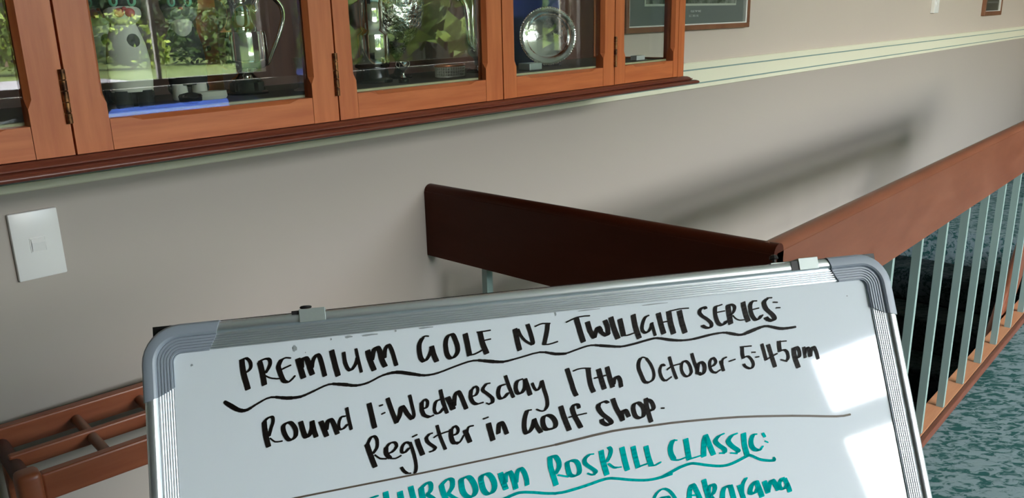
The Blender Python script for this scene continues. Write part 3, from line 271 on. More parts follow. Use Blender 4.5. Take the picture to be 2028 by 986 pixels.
  ('roskill classic heading', 't', '17,-4,6:1566,1406,1558,1406,1546,1407,1535,1410,1525,1415,1516,1422,1508,1431,1501,1446,1496,1463,1493,1475;21,-5,6:1633,1388,1634,1401,1636,1420,1637,1443,1638,1473,1639,1507,1640,1532;22,-5,6:1738,1400,1739,1415,1741,1436,1744,1458,1748,1480,1754,1502,1762,1514,1775,1509,1791,1495,1802,1484;21,-5,6:1820,1375,1821,1387,1824,1404,1826,1423,1830,1444,1834,1468,1838,1489,1841,1505,1844,1517,1845,1526;22,-5,6:1895,1396,1896,1408,1896,1426,1898,1447,1902,1477,1907,1511,1911,1535;18,-4,6:1896,1393,1909,1383,1928,1370,1944,1361,1955,1361,1963,1366,1968,1374,1970,1388,1968,1405,1963,1420,1955,1430,1943,1438,1939,1446,1945,1454,1957,1462,1969,1472,1981,1485,1993,1501,2002,1512;21,-5,6:2046,1396,2048,1408,2050,1426,2054,1447,2060,1471,2069,1498,2075,1523,2080,1545,2083,1564,2084,1578;19,-5,6:2048,1392,2060,1381,2077,1367,2093,1357,2108,1355,2121,1359,2130,1367,2132,1382,2130,1403,2124,1421,2113,1436,2100,1450,2090,1460;15,-4,6:2096,1468,2108,1477,2124,1490,2141,1503,2160,1514,2180,1525,2194,1532;22,-5,6:2253,1360,2236,1358,2217,1363,2203,1370,2197,1377,2196,1387,2196,1401,2196,1422,2198,1447,2203,1468,2212,1484,2224,1497,2237,1505,2250,1509,2263,1508,2275,1503,2285,1494,2293,1481,2298,1467,2298,1450,2295,1432,2289,1414,2281,1395,2270,1375,2257,1362;22,-5,6:2398,1358,2383,1357,2367,1361,2355,1369,2349,1376,2346,1386,2345,1400,2347,1421,2350,1446,2355,1467,2362,1483,2371,1496,2381,1504,2393,1506,2407,1504,2420,1498,2430,1488,2438,1474,2443,1458,2444,1440,2441,1420,2435,1402,2426,1384,2415,1368,2402,1358;22,-5,6:2498,1368,2501,1382,2504,1402,2509,1423,2515,1446,2521,1470,2526,1487;21,-5,6:2526,1440,2528,1425,2531,1403,2536,1386,2546,1375,2558,1368,2568,1366,2574,1372,2579,1383,2583,1396,2588,1410,2591,1426,2595,1442,2598,1461,2600,1481,2602,1494;19,-5,6:2609,1451,2613,1431,2619,1403,2626,1380,2635,1365,2645,1355,2654,1352,2663,1357,2672,1369,2679,1383,2685,1401,2689,1422,2692,1441,2692,1456,2691,1470,2691,1479;21,-5,6:2893,1299,2891,1316,2888,1340,2888,1372,2895,1418,2906,1472,2913,1510;20,-5,6:2893,1299,2904,1298,2920,1297,2934,1300,2943,1311,2951,1326,2956,1342,2958,1356,2957,1371,2953,1385,2943,1401,2929,1418,2919,1429;9,-2,6:2940,1442,3014,1464;20,-5,6:3061,1349,3047,1349,3033,1352,3023,1358,3019,1369,3019,1384,3020,1399,3022,1417,3025,1437,3031,1452,3041,1460,3053,1465,3065,1466,3077,1465,3090,1461,3100,1454,3106,1444,3110,1431,3110,1416,3109,1399,3106,1381,3099,1366,3090,1357,3078,1352,3066,1349;8,-2,6:3235,1323,3204,1322;18,-4,6:3198,1325,3188,1332,3174,1340,3164,1350,3159,1361,3158,1373,3161,1384,3170,1395,3182,1407,3196,1418,3210,1430,3225,1442,3235,1453,3235,1460,3231,1465,3227,1469;9,-2,6:3224,1476,3217,1476,3207,1476,3198,1474,3188,1470,3178,1465,3171,1461;22,-5,6:3300,1309,3300,1329,3301,1358,3304,1389,3309,1424,3316,1462,3320,1489;17,-4,6:3365,1289,3369,1293,3375,1301,3378,1310,3377,1321,3373,1334,3367,1348,3357,1364,3344,1381,3334,1393;12,-3,6:3347,1414,3356,1422,3368,1434,3379,1443,3389,1447,3398,1448,3405,1449;5,-1,6:3405,1449,3441,1449;22,-5,6:3469,1307,3471,1329,3473,1361,3476,1392,3480,1424,3484,1455,3487,1477;21,-5,6:3560,1312,3561,1333,3563,1364,3566,1394,3569,1423,3573,1450,3575,1469;9,-2,6:3575,1469,3585,1467,3599,1463,3614,1460,3628,1457,3642,1455,3652,1453;21,-5,6:3664,1323,3665,1344,3667,1375,3670,1403,3675,1429,3680,1453,3684,1469;9,-2,6:3684,1472,3692,1472,3705,1473,3718,1472,3733,1467,3749,1461,3761,1456;8,-2,6:3919,1308,3891,1305;22,-5,6:3888,1306,3881,1315,3872,1329,3864,1343,3859,1359,3856,1377,3856,1394,3860,1414,3868,1433,3873,1446;10,-2,6:3872,1453,3882,1455,3896,1458,3912,1459,3932,1456,3954,1451,3970,1448;23,-5,6:3995,1310,3995,1329,3996,1357,3996,1384,3997,1414,3997,1444,3998,1465;11,-2,6:3998,1465,4045,1458;5,-1,6:4045,1458,4098,1450;23,-5,6:4122,1458,4126,1430,4133,1390,4140,1356,4148,1333,4157,1317,4163,1306;22,-5,6:4164,1301,4168,1317,4174,1340,4180,1366,4188,1397,4197,1431,4204,1455;16,-4,6:4310,1310,4277,1318;21,-5,6:4271,1320,4260,1329,4245,1341,4237,1354,4239,1366,4248,1378,4259,1390,4274,1403,4291,1416,4302,1427,4304,1438,4301,1447,4298,1453;7,-2,6:4294,1458,4259,1453;16,-4,6:4420,1322,4385,1328;22,-5,6:4379,1332,4368,1341,4353,1354,4344,1368,4346,1381,4355,1395,4366,1409,4381,1423,4399,1437,4411,1449,4414,1457,4411,1462,4408,1465;7,-2,6:4401,1474,4351,1463;23,-5,6:4482,1330,4480,1352,4477,1383,4475,1414,4477,1445,4481,1476,4484,1497;8,-2,6:4591,1347,4562,1346;21,-5,6:4561,1348,4553,1359,4542,1376,4535,1393,4532,1410,4533,1427,4536,1441,4544,1453,4555,1463,4566,1469,4577,1472,4589,1472,4597,1471;11,-2,6:4597,1473,4625,1448;13,-3,6:4646,1349,4657,1375;6,-1,6:4656,1411,4675,1423;0,0,11:2488,1561,2496,1559,2507,1556,2520,1552,2533,1549,2547,1544,2563,1540,2581,1536,2601,1531,2623,1528,2645,1529,2670,1531,2699,1536,2735,1542,2775,1551,2812,1559,2846,1565,2878,1569,2899,1573;0,0,11:2897,1572,2917,1572,2947,1573,2984,1571,3031,1565,3086,1558,3141,1549,3197,1539,3253,1528,3300,1521,3331,1520,3353,1522,3377,1527,3408,1533,3442,1541,3479,1550,3520,1558,3565,1566,3607,1572,3643,1575,3677,1575,3713,1573,3758,1568,3804,1560,3837,1555;0,0,11:3752,1569,3773,1562,3802,1552,3832,1542,3859,1533,3886,1524,3913,1515,3940,1509,3968,1503,3992,1500,4009,1499,4024,1500,4043,1504,4072,1511,4107,1521,4142,1530,4176,1538,4210,1545,4242,1550,4269,1552,4294,1552,4320,1549,4347,1544,4375,1537,4402,1529,4430,1520,4458,1511,4480,1504,4493,1500,4500,1499,4512,1503,4533,1514,4558,1530,4584,1544,4610,1553,4636,1559,4660,1564,4679,1566,4696,1567,4707,1565,4710,1561,4707,1555,4705,1550'),
  ('venue line', 't', '14,-3,6:3641,1762,3647,1750,3657,1732,3668,1715,3679,1700,3692,1684,3707,1673,3724,1664,3743,1658,3762,1658,3778,1664,3795,1675,3809,1690,3821,1708,3832,1729,3839,1748,3841,1767,3839,1784,3837,1796;15,-3,6:3725,1720,3734,1720,3746,1720,3758,1721,3769,1720,3779,1720,3787,1726,3789,1745,3787,1770,3786,1789;21,-4,6:3940,1811,3946,1779,3955,1736,3964,1699,3974,1677,3985,1663,3995,1658,4003,1667,4010,1686,4017,1707,4025,1730,4032,1755,4038,1776,4042,1793,4044,1805,4045,1814;10,-2,6:3979,1738,4011,1742;21,-5,6:4092,1638,4094,1657,4096,1683,4099,1712,4104,1745,4109,1780,4113,1805;19,-4,6:4111,1762,4114,1744,4118,1718,4125,1697,4136,1687,4150,1681,4161,1681,4168,1687,4173,1698,4173,1710,4168,1724,4159,1738,4150,1750,4140,1755,4130,1758,4127,1765,4135,1780,4149,1798,4159,1812;22,-5,6:4303,1716,4292,1713,4277,1710,4263,1711,4252,1717,4242,1728,4234,1743,4227,1765,4222,1790,4223,1809,4235,1813,4253,1811,4266,1809;22,-5,6:4301,1710,4303,1722,4306,1739,4309,1760,4311,1785,4314,1814,4316,1834;20,-4,6:4376,1720,4379,1734,4382,1755,4387,1777,4392,1801,4397,1828,4401,1846;18,-4,6:4389,1783,4392,1765,4397,1740,4404,1718,4415,1700,4429,1684,4439,1673;22,-5,6:4514,1708,4505,1714,4491,1723,4479,1734,4468,1752,4458,1772,4456,1786,4466,1793,4483,1795,4499,1792,4512,1782,4525,1766,4533,1754;22,-5,6:4524,1710,4528,1727,4534,1751,4540,1774,4544,1794,4548,1814,4550,1827;22,-5,6:4591,1719,4593,1731,4597,1747,4600,1763,4602,1779,4604,1794,4606,1804;22,-5,6:4607,1795,4613,1781,4622,1761,4631,1743,4639,1730,4648,1719,4657,1716,4664,1722,4671,1735,4678,1750,4685,1766,4692,1783,4697,1795;21,-4,6:4747,1713,4736,1722,4722,1735,4712,1748,4709,1763,4710,1778,4715,1789,4725,1794,4739,1796,4752,1794,4762,1785,4772,1773,4778,1764;20,-4,6:4766,1721,4770,1736,4777,1757,4783,1777,4787,1794,4790,1810,4791,1821')
]

# ================================================================== THE ROOM
XL, XR, CEIL = -3.2, 8.6, 2.62
SX0, SX1, SY0 = 1.366, 5.10, -0.862          # stairwell opening
# front wall with the dado line; lower half taupe, upper half cream
struct('wall_front_lower', box(XL, XR, 0.0, 0.12, 0.0, 1.037), 'wall_lower')
struct('wall_front_upper', box(XL, XR, 0.0, 0.12, 1.037, CEIL), 'wall_upper')
dp = [(0.0, 0.992), (-0.010, 0.992), (-0.012, 0.994), (-0.012, 1.0065), (-0.0095, 1.0072), (-0.0095, 1.0112), (-0.012, 1.0119), (-0.012, 1.0548), (-0.0095, 1.0555), (-0.0095, 1.0595), (-0.012, 1.0602), (-0.012, 1.079), (-0.009, 1.083), (0.0, 1.083)]
tr1 = struct('trim_1', extrude_profile(dp, XL, XR), 'rail_paint')
for z in (1.0092, 1.0575):
    obj('inlay_strip', box(XL, XR, -0.0104, -0.0092, z - 0.0021, z + 0.0021), 'teal_line', tr1, label='grey-green painted line in the dado rail')
# other walls
bm = bmesh.new(); bxm(bm, XL, XR, BACK - 0.15, BACK, 0, SILL); bxm(bm, XL, XR, BACK - 0.15, BACK, HEAD, CEIL)
bxm(bm, XL, WINS[0][0], BACK - 0.15, BACK, SILL, HEAD); bxm(bm, WINS[-1][1], XR, BACK - 0.15, BACK, SILL, HEAD)
struct('wall_back', bm, 'room_dark')
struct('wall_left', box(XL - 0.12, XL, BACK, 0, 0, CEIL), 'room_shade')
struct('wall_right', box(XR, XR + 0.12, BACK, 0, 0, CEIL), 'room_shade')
struct('ceiling', box(XL - 0.12, XR + 0.12, BACK - 0.7, 0.12, CEIL, CEIL + 0.15), 'ceiling_paint')
bm = bmesh.new()
for r in ((XL, SX0 - 0.06, BACK, 0.0), (SX1, XR, BACK, 0.0), (SX0 - 0.06, SX1, BACK, SY0 - 0.06)):
    bxm(bm, r[0], r[1], r[2], r[3], -0.22, 0.0)
struct('floor', bm, 'carpet')
# stairwell shaft lining
bm = bmesh.new()
bxm(bm, SX0 - 0.10, SX0 - 0.06, SY0 - 0.1, 0.0, -2.9, -0.221); bxm(bm, SX0 - 0.06, SX1 + 0.1, SY0 - 0.1, SY0 - 0.06, -2.9, -0.221)
bxm(bm, SX0 - 0.1, XR, 0.0, 0.12, -2.9, -0.001); bxm(bm, SX0 - 0.1, SX1 + 0.2, SY0 - 0.1, 0.0, -2.98, -2.9)
bxm(bm, SX1 + 0.06, SX1 + 0.2, SY0 - 0.06, 0.0, -2.9, -0.221)
struct('wall_stairwell', bm, 'shaft_dark')
# windows: bronze mullions, transom, white inner bar, panes
for i, (x0, x1) in enumerate(WINS):
    wn = bpy.data.objects.new('window_%d' % (i + 1), None); C.objects.link(wn); wn['kind'] = 'structure'
    b = bmesh.new(); yb, yf = BACK - 0.09, BACK - 0.03
    bxm(b, x0, x0 + 0.04, yb, yf, SILL, HEAD); bxm(b, x1 - 0.04, x1, yb, yf, SILL, HEAD)
    bxm(b, x0 + 0.04, x1 - 0.04, yb, yf, SILL, SILL + 0.04); bxm(b, x0 + 0.04, x1 - 0.04, yb, yf, HEAD - 0.05, HEAD)
    obj('window_frame', b, 'mullion', wn)
    obj('transom', box(x0 + 0.04, x1 - 0.04, yb, yf, TR0, TR1), 'mullion', wn)
    obj('pane', box(x0 + 0.04, x1 - 0.04, BACK - 0.064, BACK - 0.058, SILL + 0.04, TR0), 'window_glass', wn)
    obj('pane', box(x0 + 0.04, x1 - 0.04, BACK - 0.064, BACK - 0.058, TR1, HEAD - 0.05), 'window_glass', wn)
    obj('window_sill', box(x0 - 0.02, x1 + 0.02, BACK, BACK + 0.05, SILL - 0.03, SILL, 0.004), 'white_frame', wn)
    if i == 1: obj('glazing_bar', box(2.52, 2.545, BACK - 0.056, BACK - 0.03, SILL + 0.04, TR0), 'white_frame', wn)
b = bmesh.new()
for (x0, x1), (x2, x3) in zip(WINS, WINS[1:]): bxm(b, x1, x2, BACK - 0.15, BACK + 0.01, SILL, HEAD)
struct('trim_2', b, 'mullion')
# curtains at the far windows
def curtain(x0, x1, label):
    bm = bmesh.new(); n = int((x1 - x0) / 0.012); a = []; c = []
    for k in range(n + 1):
        x = x0 + (x1 - x0) * k / n; y = BACK + 0.14 + 0.03 * math.sin(k * 0.75) + 0.008 * math.sin(k * 2.1)
        a.append([bm.verts.new((x, y, z)) for z in (0.1, 2.46)]); c.append([bm.verts.new((x, y + 0.004, z)) for z in (0.1, 2.46)])
    for k in range(n):
        bm.faces.new((a[k][0], a[k + 1][0], a[k + 1][1], a[k][1])); bm.faces.new((c[k][0], c[k][1], c[k + 1][1], c[k + 1][0]))
        bm.faces.new((a[k][1], a[k + 1][1], c[k + 1][1], c[k][1])); bm.faces.new((a[k][0], c[k][0], c[k + 1][0], a[k + 1][0]))
    bm.faces.new((a[0][0], a[0][1], c[0][1], c[0][0])); bm.faces.new((a[n][0], c[n][0], c[n][1], a[n][1]))
    o = obj('curtain', bm, 'curtain', smooth=80); tag(o, label, 'curtain', 'window curtains'); return o
curtain(5.60, 6.22, 'pale curtain mirrored in the cabinet glass behind the round silver plate')
curtain(6.78, 7.10, 'pale curtain mirrored in the narrow end door of the cabinet')
# landing stair carpet: treads going down from the landing
st = thing_w('staircase', 'green carpeted stairs going down behind the balusters, stairwell shade in the carpet colour', 'stairs', (5.1, -0.45, -2.9))
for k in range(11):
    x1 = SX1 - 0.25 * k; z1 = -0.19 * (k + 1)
    part('step', box(x1 - 0.27, x1 - 0.001, SY0 + 0.006, -0.004, z1 - 0.19, z1, 0.018, 3), 'stair_carpet_shaded', st)

# ================================================================== GARDEN seen mirrored in the glass
g = struct('ground', box(-40, 70, -90, BACK - 0.72, -0.62, -0.30), 'lawn')
bm = box(-14, 10.2, -26.5, -9.0, -0.30, -0.285); tag(obj('driveway', bm, 'asphalt'), 'pale grey driveway mirrored in the left cabinet door', 'driveway')
def leaves(bm, c, r, n, size):
    for _ in range(n):
        while True:
            p = Vector((random.uniform(-1, 1), random.uniform(-1, 1), random.uniform(-1, 1)))
            if 0.25 < p.length < 1: break
        p = Vector((c[0] + p.x * r[0], c[1] + p.y * r[1], c[2] + p.z * r[2])); s = size * random.uniform(0.6, 1.4)
        u = Vector((random.gauss(0, 1), random.gauss(0, 1), random.gauss(0, 1))).normalized(); v = u.orthogonal().normalized() * s * 0.55; u = u * s
        bm.faces.new([bm.verts.new(q) for q in (p - u, p + v, p + u, p - v)])
def shrub(x, y, r, h, m, label, n=700, size=0.11):
    t = thing('shrub', label, 'shrub', (x, y, -0.3), 0, 'shrubs in the garden')
    bm = bmesh.new()
    for _ in range(6): leaves(bm, (random.uniform(-.5, .5) * r, random.uniform(-.3, .3) * r, h * random.uniform(.35, .7)), (r * .6, r * .6, h * .4), n // 6, size)
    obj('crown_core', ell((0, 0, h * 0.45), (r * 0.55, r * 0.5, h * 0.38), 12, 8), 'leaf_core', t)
    obj('foliage', bm, m, t); obj('stem', lathe([(0.06, 0), (0.03, h * 0.6)], 8), 'bark', t)
def tree(x, y, r, h, m, label, n=1600, size=0.22):
    t = thing('tree', label, 'tree', (x, y, -0.3), 0, 'trees beyond the lawn')
    bm = bmesh.new()
    for k in range(9):
        a = random.uniform(0, 2 * PI); leaves(bm, (r * .5 * math.cos(a), r * .5 * math.sin(a), h * (0.25 + 0.065 * k)), (r * .65, r * .65, h * .2), n // 9, size)
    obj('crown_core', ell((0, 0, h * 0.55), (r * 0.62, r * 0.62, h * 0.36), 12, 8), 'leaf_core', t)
    obj('foliage', bm, m, t); obj('trunk', lathe([(0.22, 0), (0.14, h * 0.3), (0.05, h * 0.8)], 8), 'bark', t)
for k, (x, m, lab) in enumerate([(3.4, 'leaf_mid', 'mid green shrub mirrored in the far left door'), (6.6, 'leaf_bright', 'bright green shrub at the end of the driveway, mirrored in the far left door'), (9.8, 'leaf_bright', 'bright green shrub mirrored low behind the hidden white cat figurine'),
        (13.0, 'leaf_bright', 'bright green shrub mirrored behind the front white cat figurine'), (16.2, 'leaf_mid', 'mid green shrub mirrored beside the black cat figurine'), (19.4, 'leaf_mid', 'mid green shrub mirrored in front of the silver trophy cup'),
        (22.6, 'leaf_bright', 'bright green shrub mirrored by the trophy cup handle'), (25.8, 'leaf_mid', 'mid green shrub mirrored in the silver tankard door'), (29.0, 'leaf_dark', 'dark green shrub mirrored below the embossed vase'), (32.2, 'leaf_mid', 'mid green shrub mirrored beside the silver jug')]):
    shrub(x, -29.5 + 0.5 * (k % 2), 1.45, 1.9 + 0.35 * ((k * 7) % 3), m, lab, 1500, 0.13)
for (x, y, r, h, m, lab) in [(2.5, -36, 1.9, 6.5, 'leaf_dark', 'dark tree mirrored in the far left cabinet door'), (7.0, -36, 1.9, 7.0, 'leaf_dark', 'dark tree mirrored at the left stile of the big door'), (11.5, -37, 1.9, 8.0, 'leaf_dark', 'tall dark tree mirrored behind the cat figurines'),
        (16.0, -36, 1.9, 8.0, 'leaf_dark', 'tall dark tree mirrored behind the pale glazing bar'), (20.6, -37, 1.9, 6.0, 'leaf_mid', 'mid green tree mirrored behind the black cat figurine'), (25.2, -36, 2.0, 5.5, 'leaf_mid', 'mid green tree mirrored behind the silver trophy cup'),
        (30, -36, 2.1, 6.0, 'leaf_dark', 'dark tree mirrored behind the silver jug'), (35, -34, 2.0, 6.0, 'leaf_mid', 'mid green tree mirrored beside the round plate'), (-5, -36, 2.0, 4.6, 'leaf_mid', 'mid green tree left of the driveway'), (-12, -34, 2.0, 5.0, 'leaf_dark', 'dark tree far left of the driveway')]:
    tree(x, y, r, h, m, lab)

def hedge(x0, x1, y, h, m, label):
    t = thing('hedge', label, 'hedge', ((x0 + x1) / 2, y, -0.3), 0, 'tall hedges closing the garden')
    bm = bmesh.new(); n = int((x1 - x0) / 0.8); lx = (x1 - x0) / 2
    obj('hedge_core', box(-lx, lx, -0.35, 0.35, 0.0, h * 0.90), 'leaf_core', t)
    for k in range(n):
        hh = h * random.uniform(0.85, 1.1); leaves(bm, (-lx + (k + .5) * 0.8, 0.25, hh * 0.5), (0.7, 0.8, hh * 0.52), int(40 * h), 0.20)
    obj('foliage', bm, m, t)
    obj('stems', box(-lx + 0.2, lx - 0.2, -0.1, 0.1, 0, 0.3), 'bark', t)
hedge(-14, 22, -44, 9.0, 'leaf_dark', 'tall dark hedge at the back of the garden, left half')
hedge(19.0, 60, -46.2, 6.0, 'leaf_dark', 'lower dark hedge at the back of the garden, right half')
hedge(4.8, 16.0, -7.2, 4.2, 'leaf_near', 'near green hedge mirrored beside the round silver plate, placed to block sky light')  # mirrored foliage, set near and tall to block sky at the right windows
# ================================================================== DISPLAY CABINET
FY = -0.32
cab = thing_w('display_cabinet', 'reddish timber wall cabinet with glazed doors full of trophies', 'cabinet', (1.0, -0.16, 1.064))
CX0, CX1, CZ0, CZ1 = -0.06, 2.000, 1.085, 1.96
part('back_panel', box(CX0, CX1, -0.030, -0.0135, CZ0, CZ1), 'inner_wood', cab, label='dark inside back panel')
part('floor_board', box(CX0, CX1 - 0.02, -0.284, -0.030, 1.115, 1.131), 'floor_brown', cab, label='dark inside floor board')
part('floor_lip', box(CX0, CX1 - 0.02, -0.297, -0.2845, 1.115, 1.1325), 'cream_board', cab, label='pale strip along the front of the inside floor')
part('top_board', box(CX0, CX1, -0.32, -0.0135, CZ1, CZ1 + 0.02), 'wood_x', cab)
part('side_panel', box(CX0 - 0.02, CX0, -0.32, -0.0135, CZ0, CZ1), 'wood_z', cab)
# front post + glazed right end
part('front_post', box(1.970, CX1, FY, FY + 0.046, CZ0, CZ1), 'wood_z', cab)
ends = bmesh.new(); bxm(ends, 1.982, CX1, -0.032, -0.0135, CZ0, CZ1); bxm(ends, 1.982, CX1, -0.274, -0.032, CZ0, 1.134); bxm(ends, 1.982, CX1, -0.274, -0.032, 1.92, CZ1)
part('end_frame', ends, 'wood_z', cab)
part('end_pane', box(1.988, 1.992, -0.274, -0.032, 1.134, 1.92), 'glass_pane', cab)
part('bottom_rail', box(CX0, 1.970, -0.297, -0.030, CZ0 - 0.002, 1.1145), 'inner_wood', cab)
# base moulding with a mitred return
bp = [(-0.30, 1.0845), (-0.328, 1.0845), (-0.332, 1.0825), (-0.334, 1.0805), (-0.336, 1.0790), (-0.3385, 1.0785), (-0.3385, 1.0765), (-0.336, 1.0755), (-0.338, 1.0745), (-0.345, 1.0742), (-0.350, 1.0725), (-0.3525, 1.0695), (-0.352, 1.0665), (-0.349, 1.0645), (-0.343, 1.0635), (-0.30, 1.0635)]
bm = bmesh.new(); rows = []
for (y, z) in bp:
    o_ = -y - 0.32
    rows.append([bm.verts.new((CX0 - 0.02, y, z)), bm.verts.new((CX1 + o_, y, z)), bm.verts.new((CX1 + o_, -0.0135, z))])
for a, b in zip(rows, rows[1:]):
    for k in range(2): bm.faces.new((a[k], a[k + 1], b[k + 1], b[k]))
a, b = rows[0], rows[-1]
part('base_moulding', bm, 'dark_wood_x', cab, smooth=50, label='darker moulded base board')
part('base_board', box(CX0 - 0.02, CX1 - 0.02, -0.30, -0.0135, 1.0637, 1.0828), 'dark_wood_x', cab)

def bar(L, wid, th, edges, s0=0.022, s1=0.034, c=0.006):
    """timber bar along local x (0..L), across y (0..wid), front at z=0, back z=-th; stopped chamfer on listed edges ('lo','hi')"""
    bm = bmesh.new(); st_ = [0, s0, s1, L - s1, L - s0, L]; cc = [0.0003, 0.0003, c, c, 0.0003, 0.0003]; rings = []
    for x, q in zip(st_, cc):
        lo = q if 'lo' in edges else 0.0003; hi = q if 'hi' in edges else 0.0003
        rings.append([bm.verts.new((x, y, z)) for (y, z) in ((0, -th), (0, -lo * 1.6), (lo, 0), (wid - hi, 0), (wid, -hi * 1.6), (wid, -th))])
    for a, b in zip(rings, rings[1:]):
        for k in range(6): bm.faces.new((a[k], a[(k + 1) % 6], b[(k + 1) % 6], b[k]))
    bm.faces.new(rings[0][::-1]); bm.faces.new(rings[-1]); return bm
def xf(bm, mtx): bmesh.ops.transform(bm, matrix=Matrix(mtx), verts=bm.verts); return bm
def door(x0, x1, g0, g1, hinge, bevel=False):
    z0, z1, gz0, gz1 = 1.0858, 1.945, 1.129, 1.90
    d = part('door', box(g0 - 0.004, g1 + 0.004, -0.3065, -0.3060, gz0 - 0.004, gz1 + 0.004) if False else xf(bar(gz1 - gz0, x1 - g1, 0.022, ('lo',)), ((0, 1, 0, g1), (0, 0, -1, FY), (1, 0, 0, gz0), (0, 0, 0, 1))), 'wood_z', cab)
    # join the other pieces of the door leaf: left stile, rails
    pieces = [xf(bar(gz1 - gz0, g0 - x0, 0.022, ('hi',)), ((0, 1, 0, x0), (0, 0, -1, FY), (1, 0, 0, gz0), (0, 0, 0, 1))),
              box(x0, g0, FY, FY + 0.022, z0, gz0), box(g1, x1, FY, FY + 0.022, z0, gz0), box(x0, g0, FY, FY + 0.022, gz1, z1), box(g1, x1, FY, FY + 0.022, gz1, z1)]
    for k_, p in enumerate(pieces): sub('stile', p, 'wood_z', d, cab)
    sub('rail', xf(bar(g1 - g0 - 0.0016, gz0 - z0, 0.022, ('hi',), 0.028, 0.045), ((1, 0, 0, g0 + 0.0008), (0, 0, -1, FY + 0.0003), (0, 1, 0, z0), (0, 0, 0, 1))), 'wood_x', d, cab)
    sub('rail', xf(bar(g1 - g0, z1 - gz1, 0.022, ('lo',), 0.028, 0.045), ((1, 0, 0, g0), (0, 0, -1, FY), (0, 1, 0, gz1), (0, 0, 0, 1))), 'wood_x', d, cab)
    ya, yb = FY + 0.012, FY + 0.0165
    if not bevel: sub('pane', box(g0 - 0.0, g1 + 0.0, ya, yb, gz0, gz1), 'glass_pane', d, cab)
    else:
        bm = bmesh.new(); w_ = 0.016; t_ = 0.0030
        o4 = [(g0, gz0), (g1, gz0), (g1, gz1), (g0, gz1)]; i4 = [(g0 + w_, gz0 + w_), (g1 - w_, gz0 + w_), (g1 - w_, gz1 - w_), (g0 + w_, gz1 - w_)]
        A = [bm.verts.new((x, ya, z)) for x, z in o4]; B = [bm.verts.new((x, yb - t_, z)) for x, z in o4]; D = [bm.verts.new((x, yb, z)) for x, z in i4]
        bm.faces.new(A); bm.faces.new(D)
        for k in range(4):
            k2 = (k + 1) % 4; bm.faces.new((A[k], A[k2], B[k2], B[k])); bm.faces.new((B[k], B[k2], D[k2], D[k]))
        bm.normal_update()
        bm.faces.ensure_lookup_table()
        for f in bm.faces:
            if abs(f.normal.y) < 0.999 and f.calc_area() > 1e-3: f.material_index = 1
        sub('pane', bm, ('glass_pane', 'bevel_glint_glass'), d, cab, label='bevelled glass pane')
    if hinge is not None:
        hb = bmesh.new()
        for k in range(5): lathe([(0.0001, 1.128 + 0.0145 * k), (0.0042, 1.1285 + 0.0145 * k), (0.0042, 1.1415 + 0.0145 * k), (0.0001, 1.142 + 0.0145 * k)], 10, hinge, FY - 0.0025, bm=hb)
        sub('hinge', hb, 'brass', d, cab, smooth=40, label='tarnished brass butt hinge')
    return d
door(CX0, 0.4215, 0.02, 0.373, None)
door(0.4245, 0.8585, 0.473, 0.808, 0.4205, True)
door(0.8615, 1.2775, 0.901, 1.228, 0.8575)
door(1.2805, 1.6765, 1.321, 1.632, None)
door(1.6795, 1.9685, 1.723, 1.9460, 1.678)
part('centre_post', box(0.745, 0.785, -0.075, -0.031, 1.1315, CZ1), 'wood_z', cab, label='brown upright post inside the cabinet')
sc = part('screw', xf(lathe([(0.0001, 0), (0.0048, 0), (0.0040, 0.0012), (0.0001, 0.0016)], 12), ((1, 0, 0, 0.764), (0, 0, -1, -0.0752), (0, 1, 0, 1.2095), (0, 0, 0, 1))), 'brass', cab, smooth=40)

# ---- things standing in the cabinet
CF = 1.1315
def cat_figure(x, y, rz, kind, label, k=1.0):
    t = thing('cat_figurine', label, 'figurine', (x, y, CF), rz, 'painted cat figurines in the cabinet')
    white = kind == 'white'; skin = 'cat_white' if white else 'cat_black'
    prof = [(0.0300, 0.024), (0.0315, 0.040), (0.0310, 0.070), (0.0280, 0.092), (0.0225, 0.110), (0.0180, 0.122), (0.0190, 0.132)]
    obj('body', lathe(prof, 28, sx=1.0 * k, sy=0.72 * k), skin, t, smooth=60)
    bm = bmesh.new()
    for s in (-1, 1):
        lathe([(0.0110, 0.0), (0.0125, 0.004), (0.0115, 0.026)], 14, 0.0155 * s * k, -0.010, bm=bm)
    obj('paws', bm, 'cat_black' if white else 'cat_white', t, smooth=60)
    obj('haunch', ell((0.0, 0.008, 0.018), (0.033 * k, 0.018, 0.018)), 'cat_black', t, smooth=80)
    hd = obj('head', ell((0, 0, 0.155), (0.0300, 0.0235, 0.0320)), 'cat_black', t, smooth=80)
    obj('muzzle', ell((0, -0.0085, 0.1385), (0.0262, 0.0175, 0.0180)), 'cat_white' if white else 'mat_grey', hd, smooth=80)
    for s in (-1, 1):
        obj('cheek', ell((0.0074 * s, -0.0252, 0.1395), (0.0072, 0.0030, 0.0066)), 'cat_pink' if white else 'mat_grey', hd, smooth=80)
        obj('eye', ell((0.0120 * s, -0.0205, 0.1560), (0.0072, 0.0035, 0.0080)), 'cat_green', hd, smooth=80)
        obj('pupil', ell((0.0120 * s, -0.0236, 0.1560), (0.0028, 0.0015, 0.0046)), 'cat_black', hd, smooth=80)
        obj('ear', lathe([(0.0105, 0.178), (0.0001, 0.202)], 8, 0.017 * s, 0, sy=0.5), 'cat_black', hd)
    obj('nose', ell((0, -0.0270, 0.1455), (0.0034, 0.0020, 0.0026)), 'cat_pink', hd, smooth=80)
    if white:
        obj('patch', ell((0.006, -0.0085, 0.0960), (0.0135, 0.0122, 0.0165)), 'cat_black', t, smooth=80, label='dark round patch on the chest')
    else:
        bm = lathe([(0.0001, 0.082), (0.0090, 0.098), (0.0150, 0.112), (0.0170, 0.128), (0.0140, 0.132)], 16, 0, -0.0085, sy=0.9)
        obj('bib', bm, 'cat_white', t, smooth=60, label='grey-white bib')
    return t
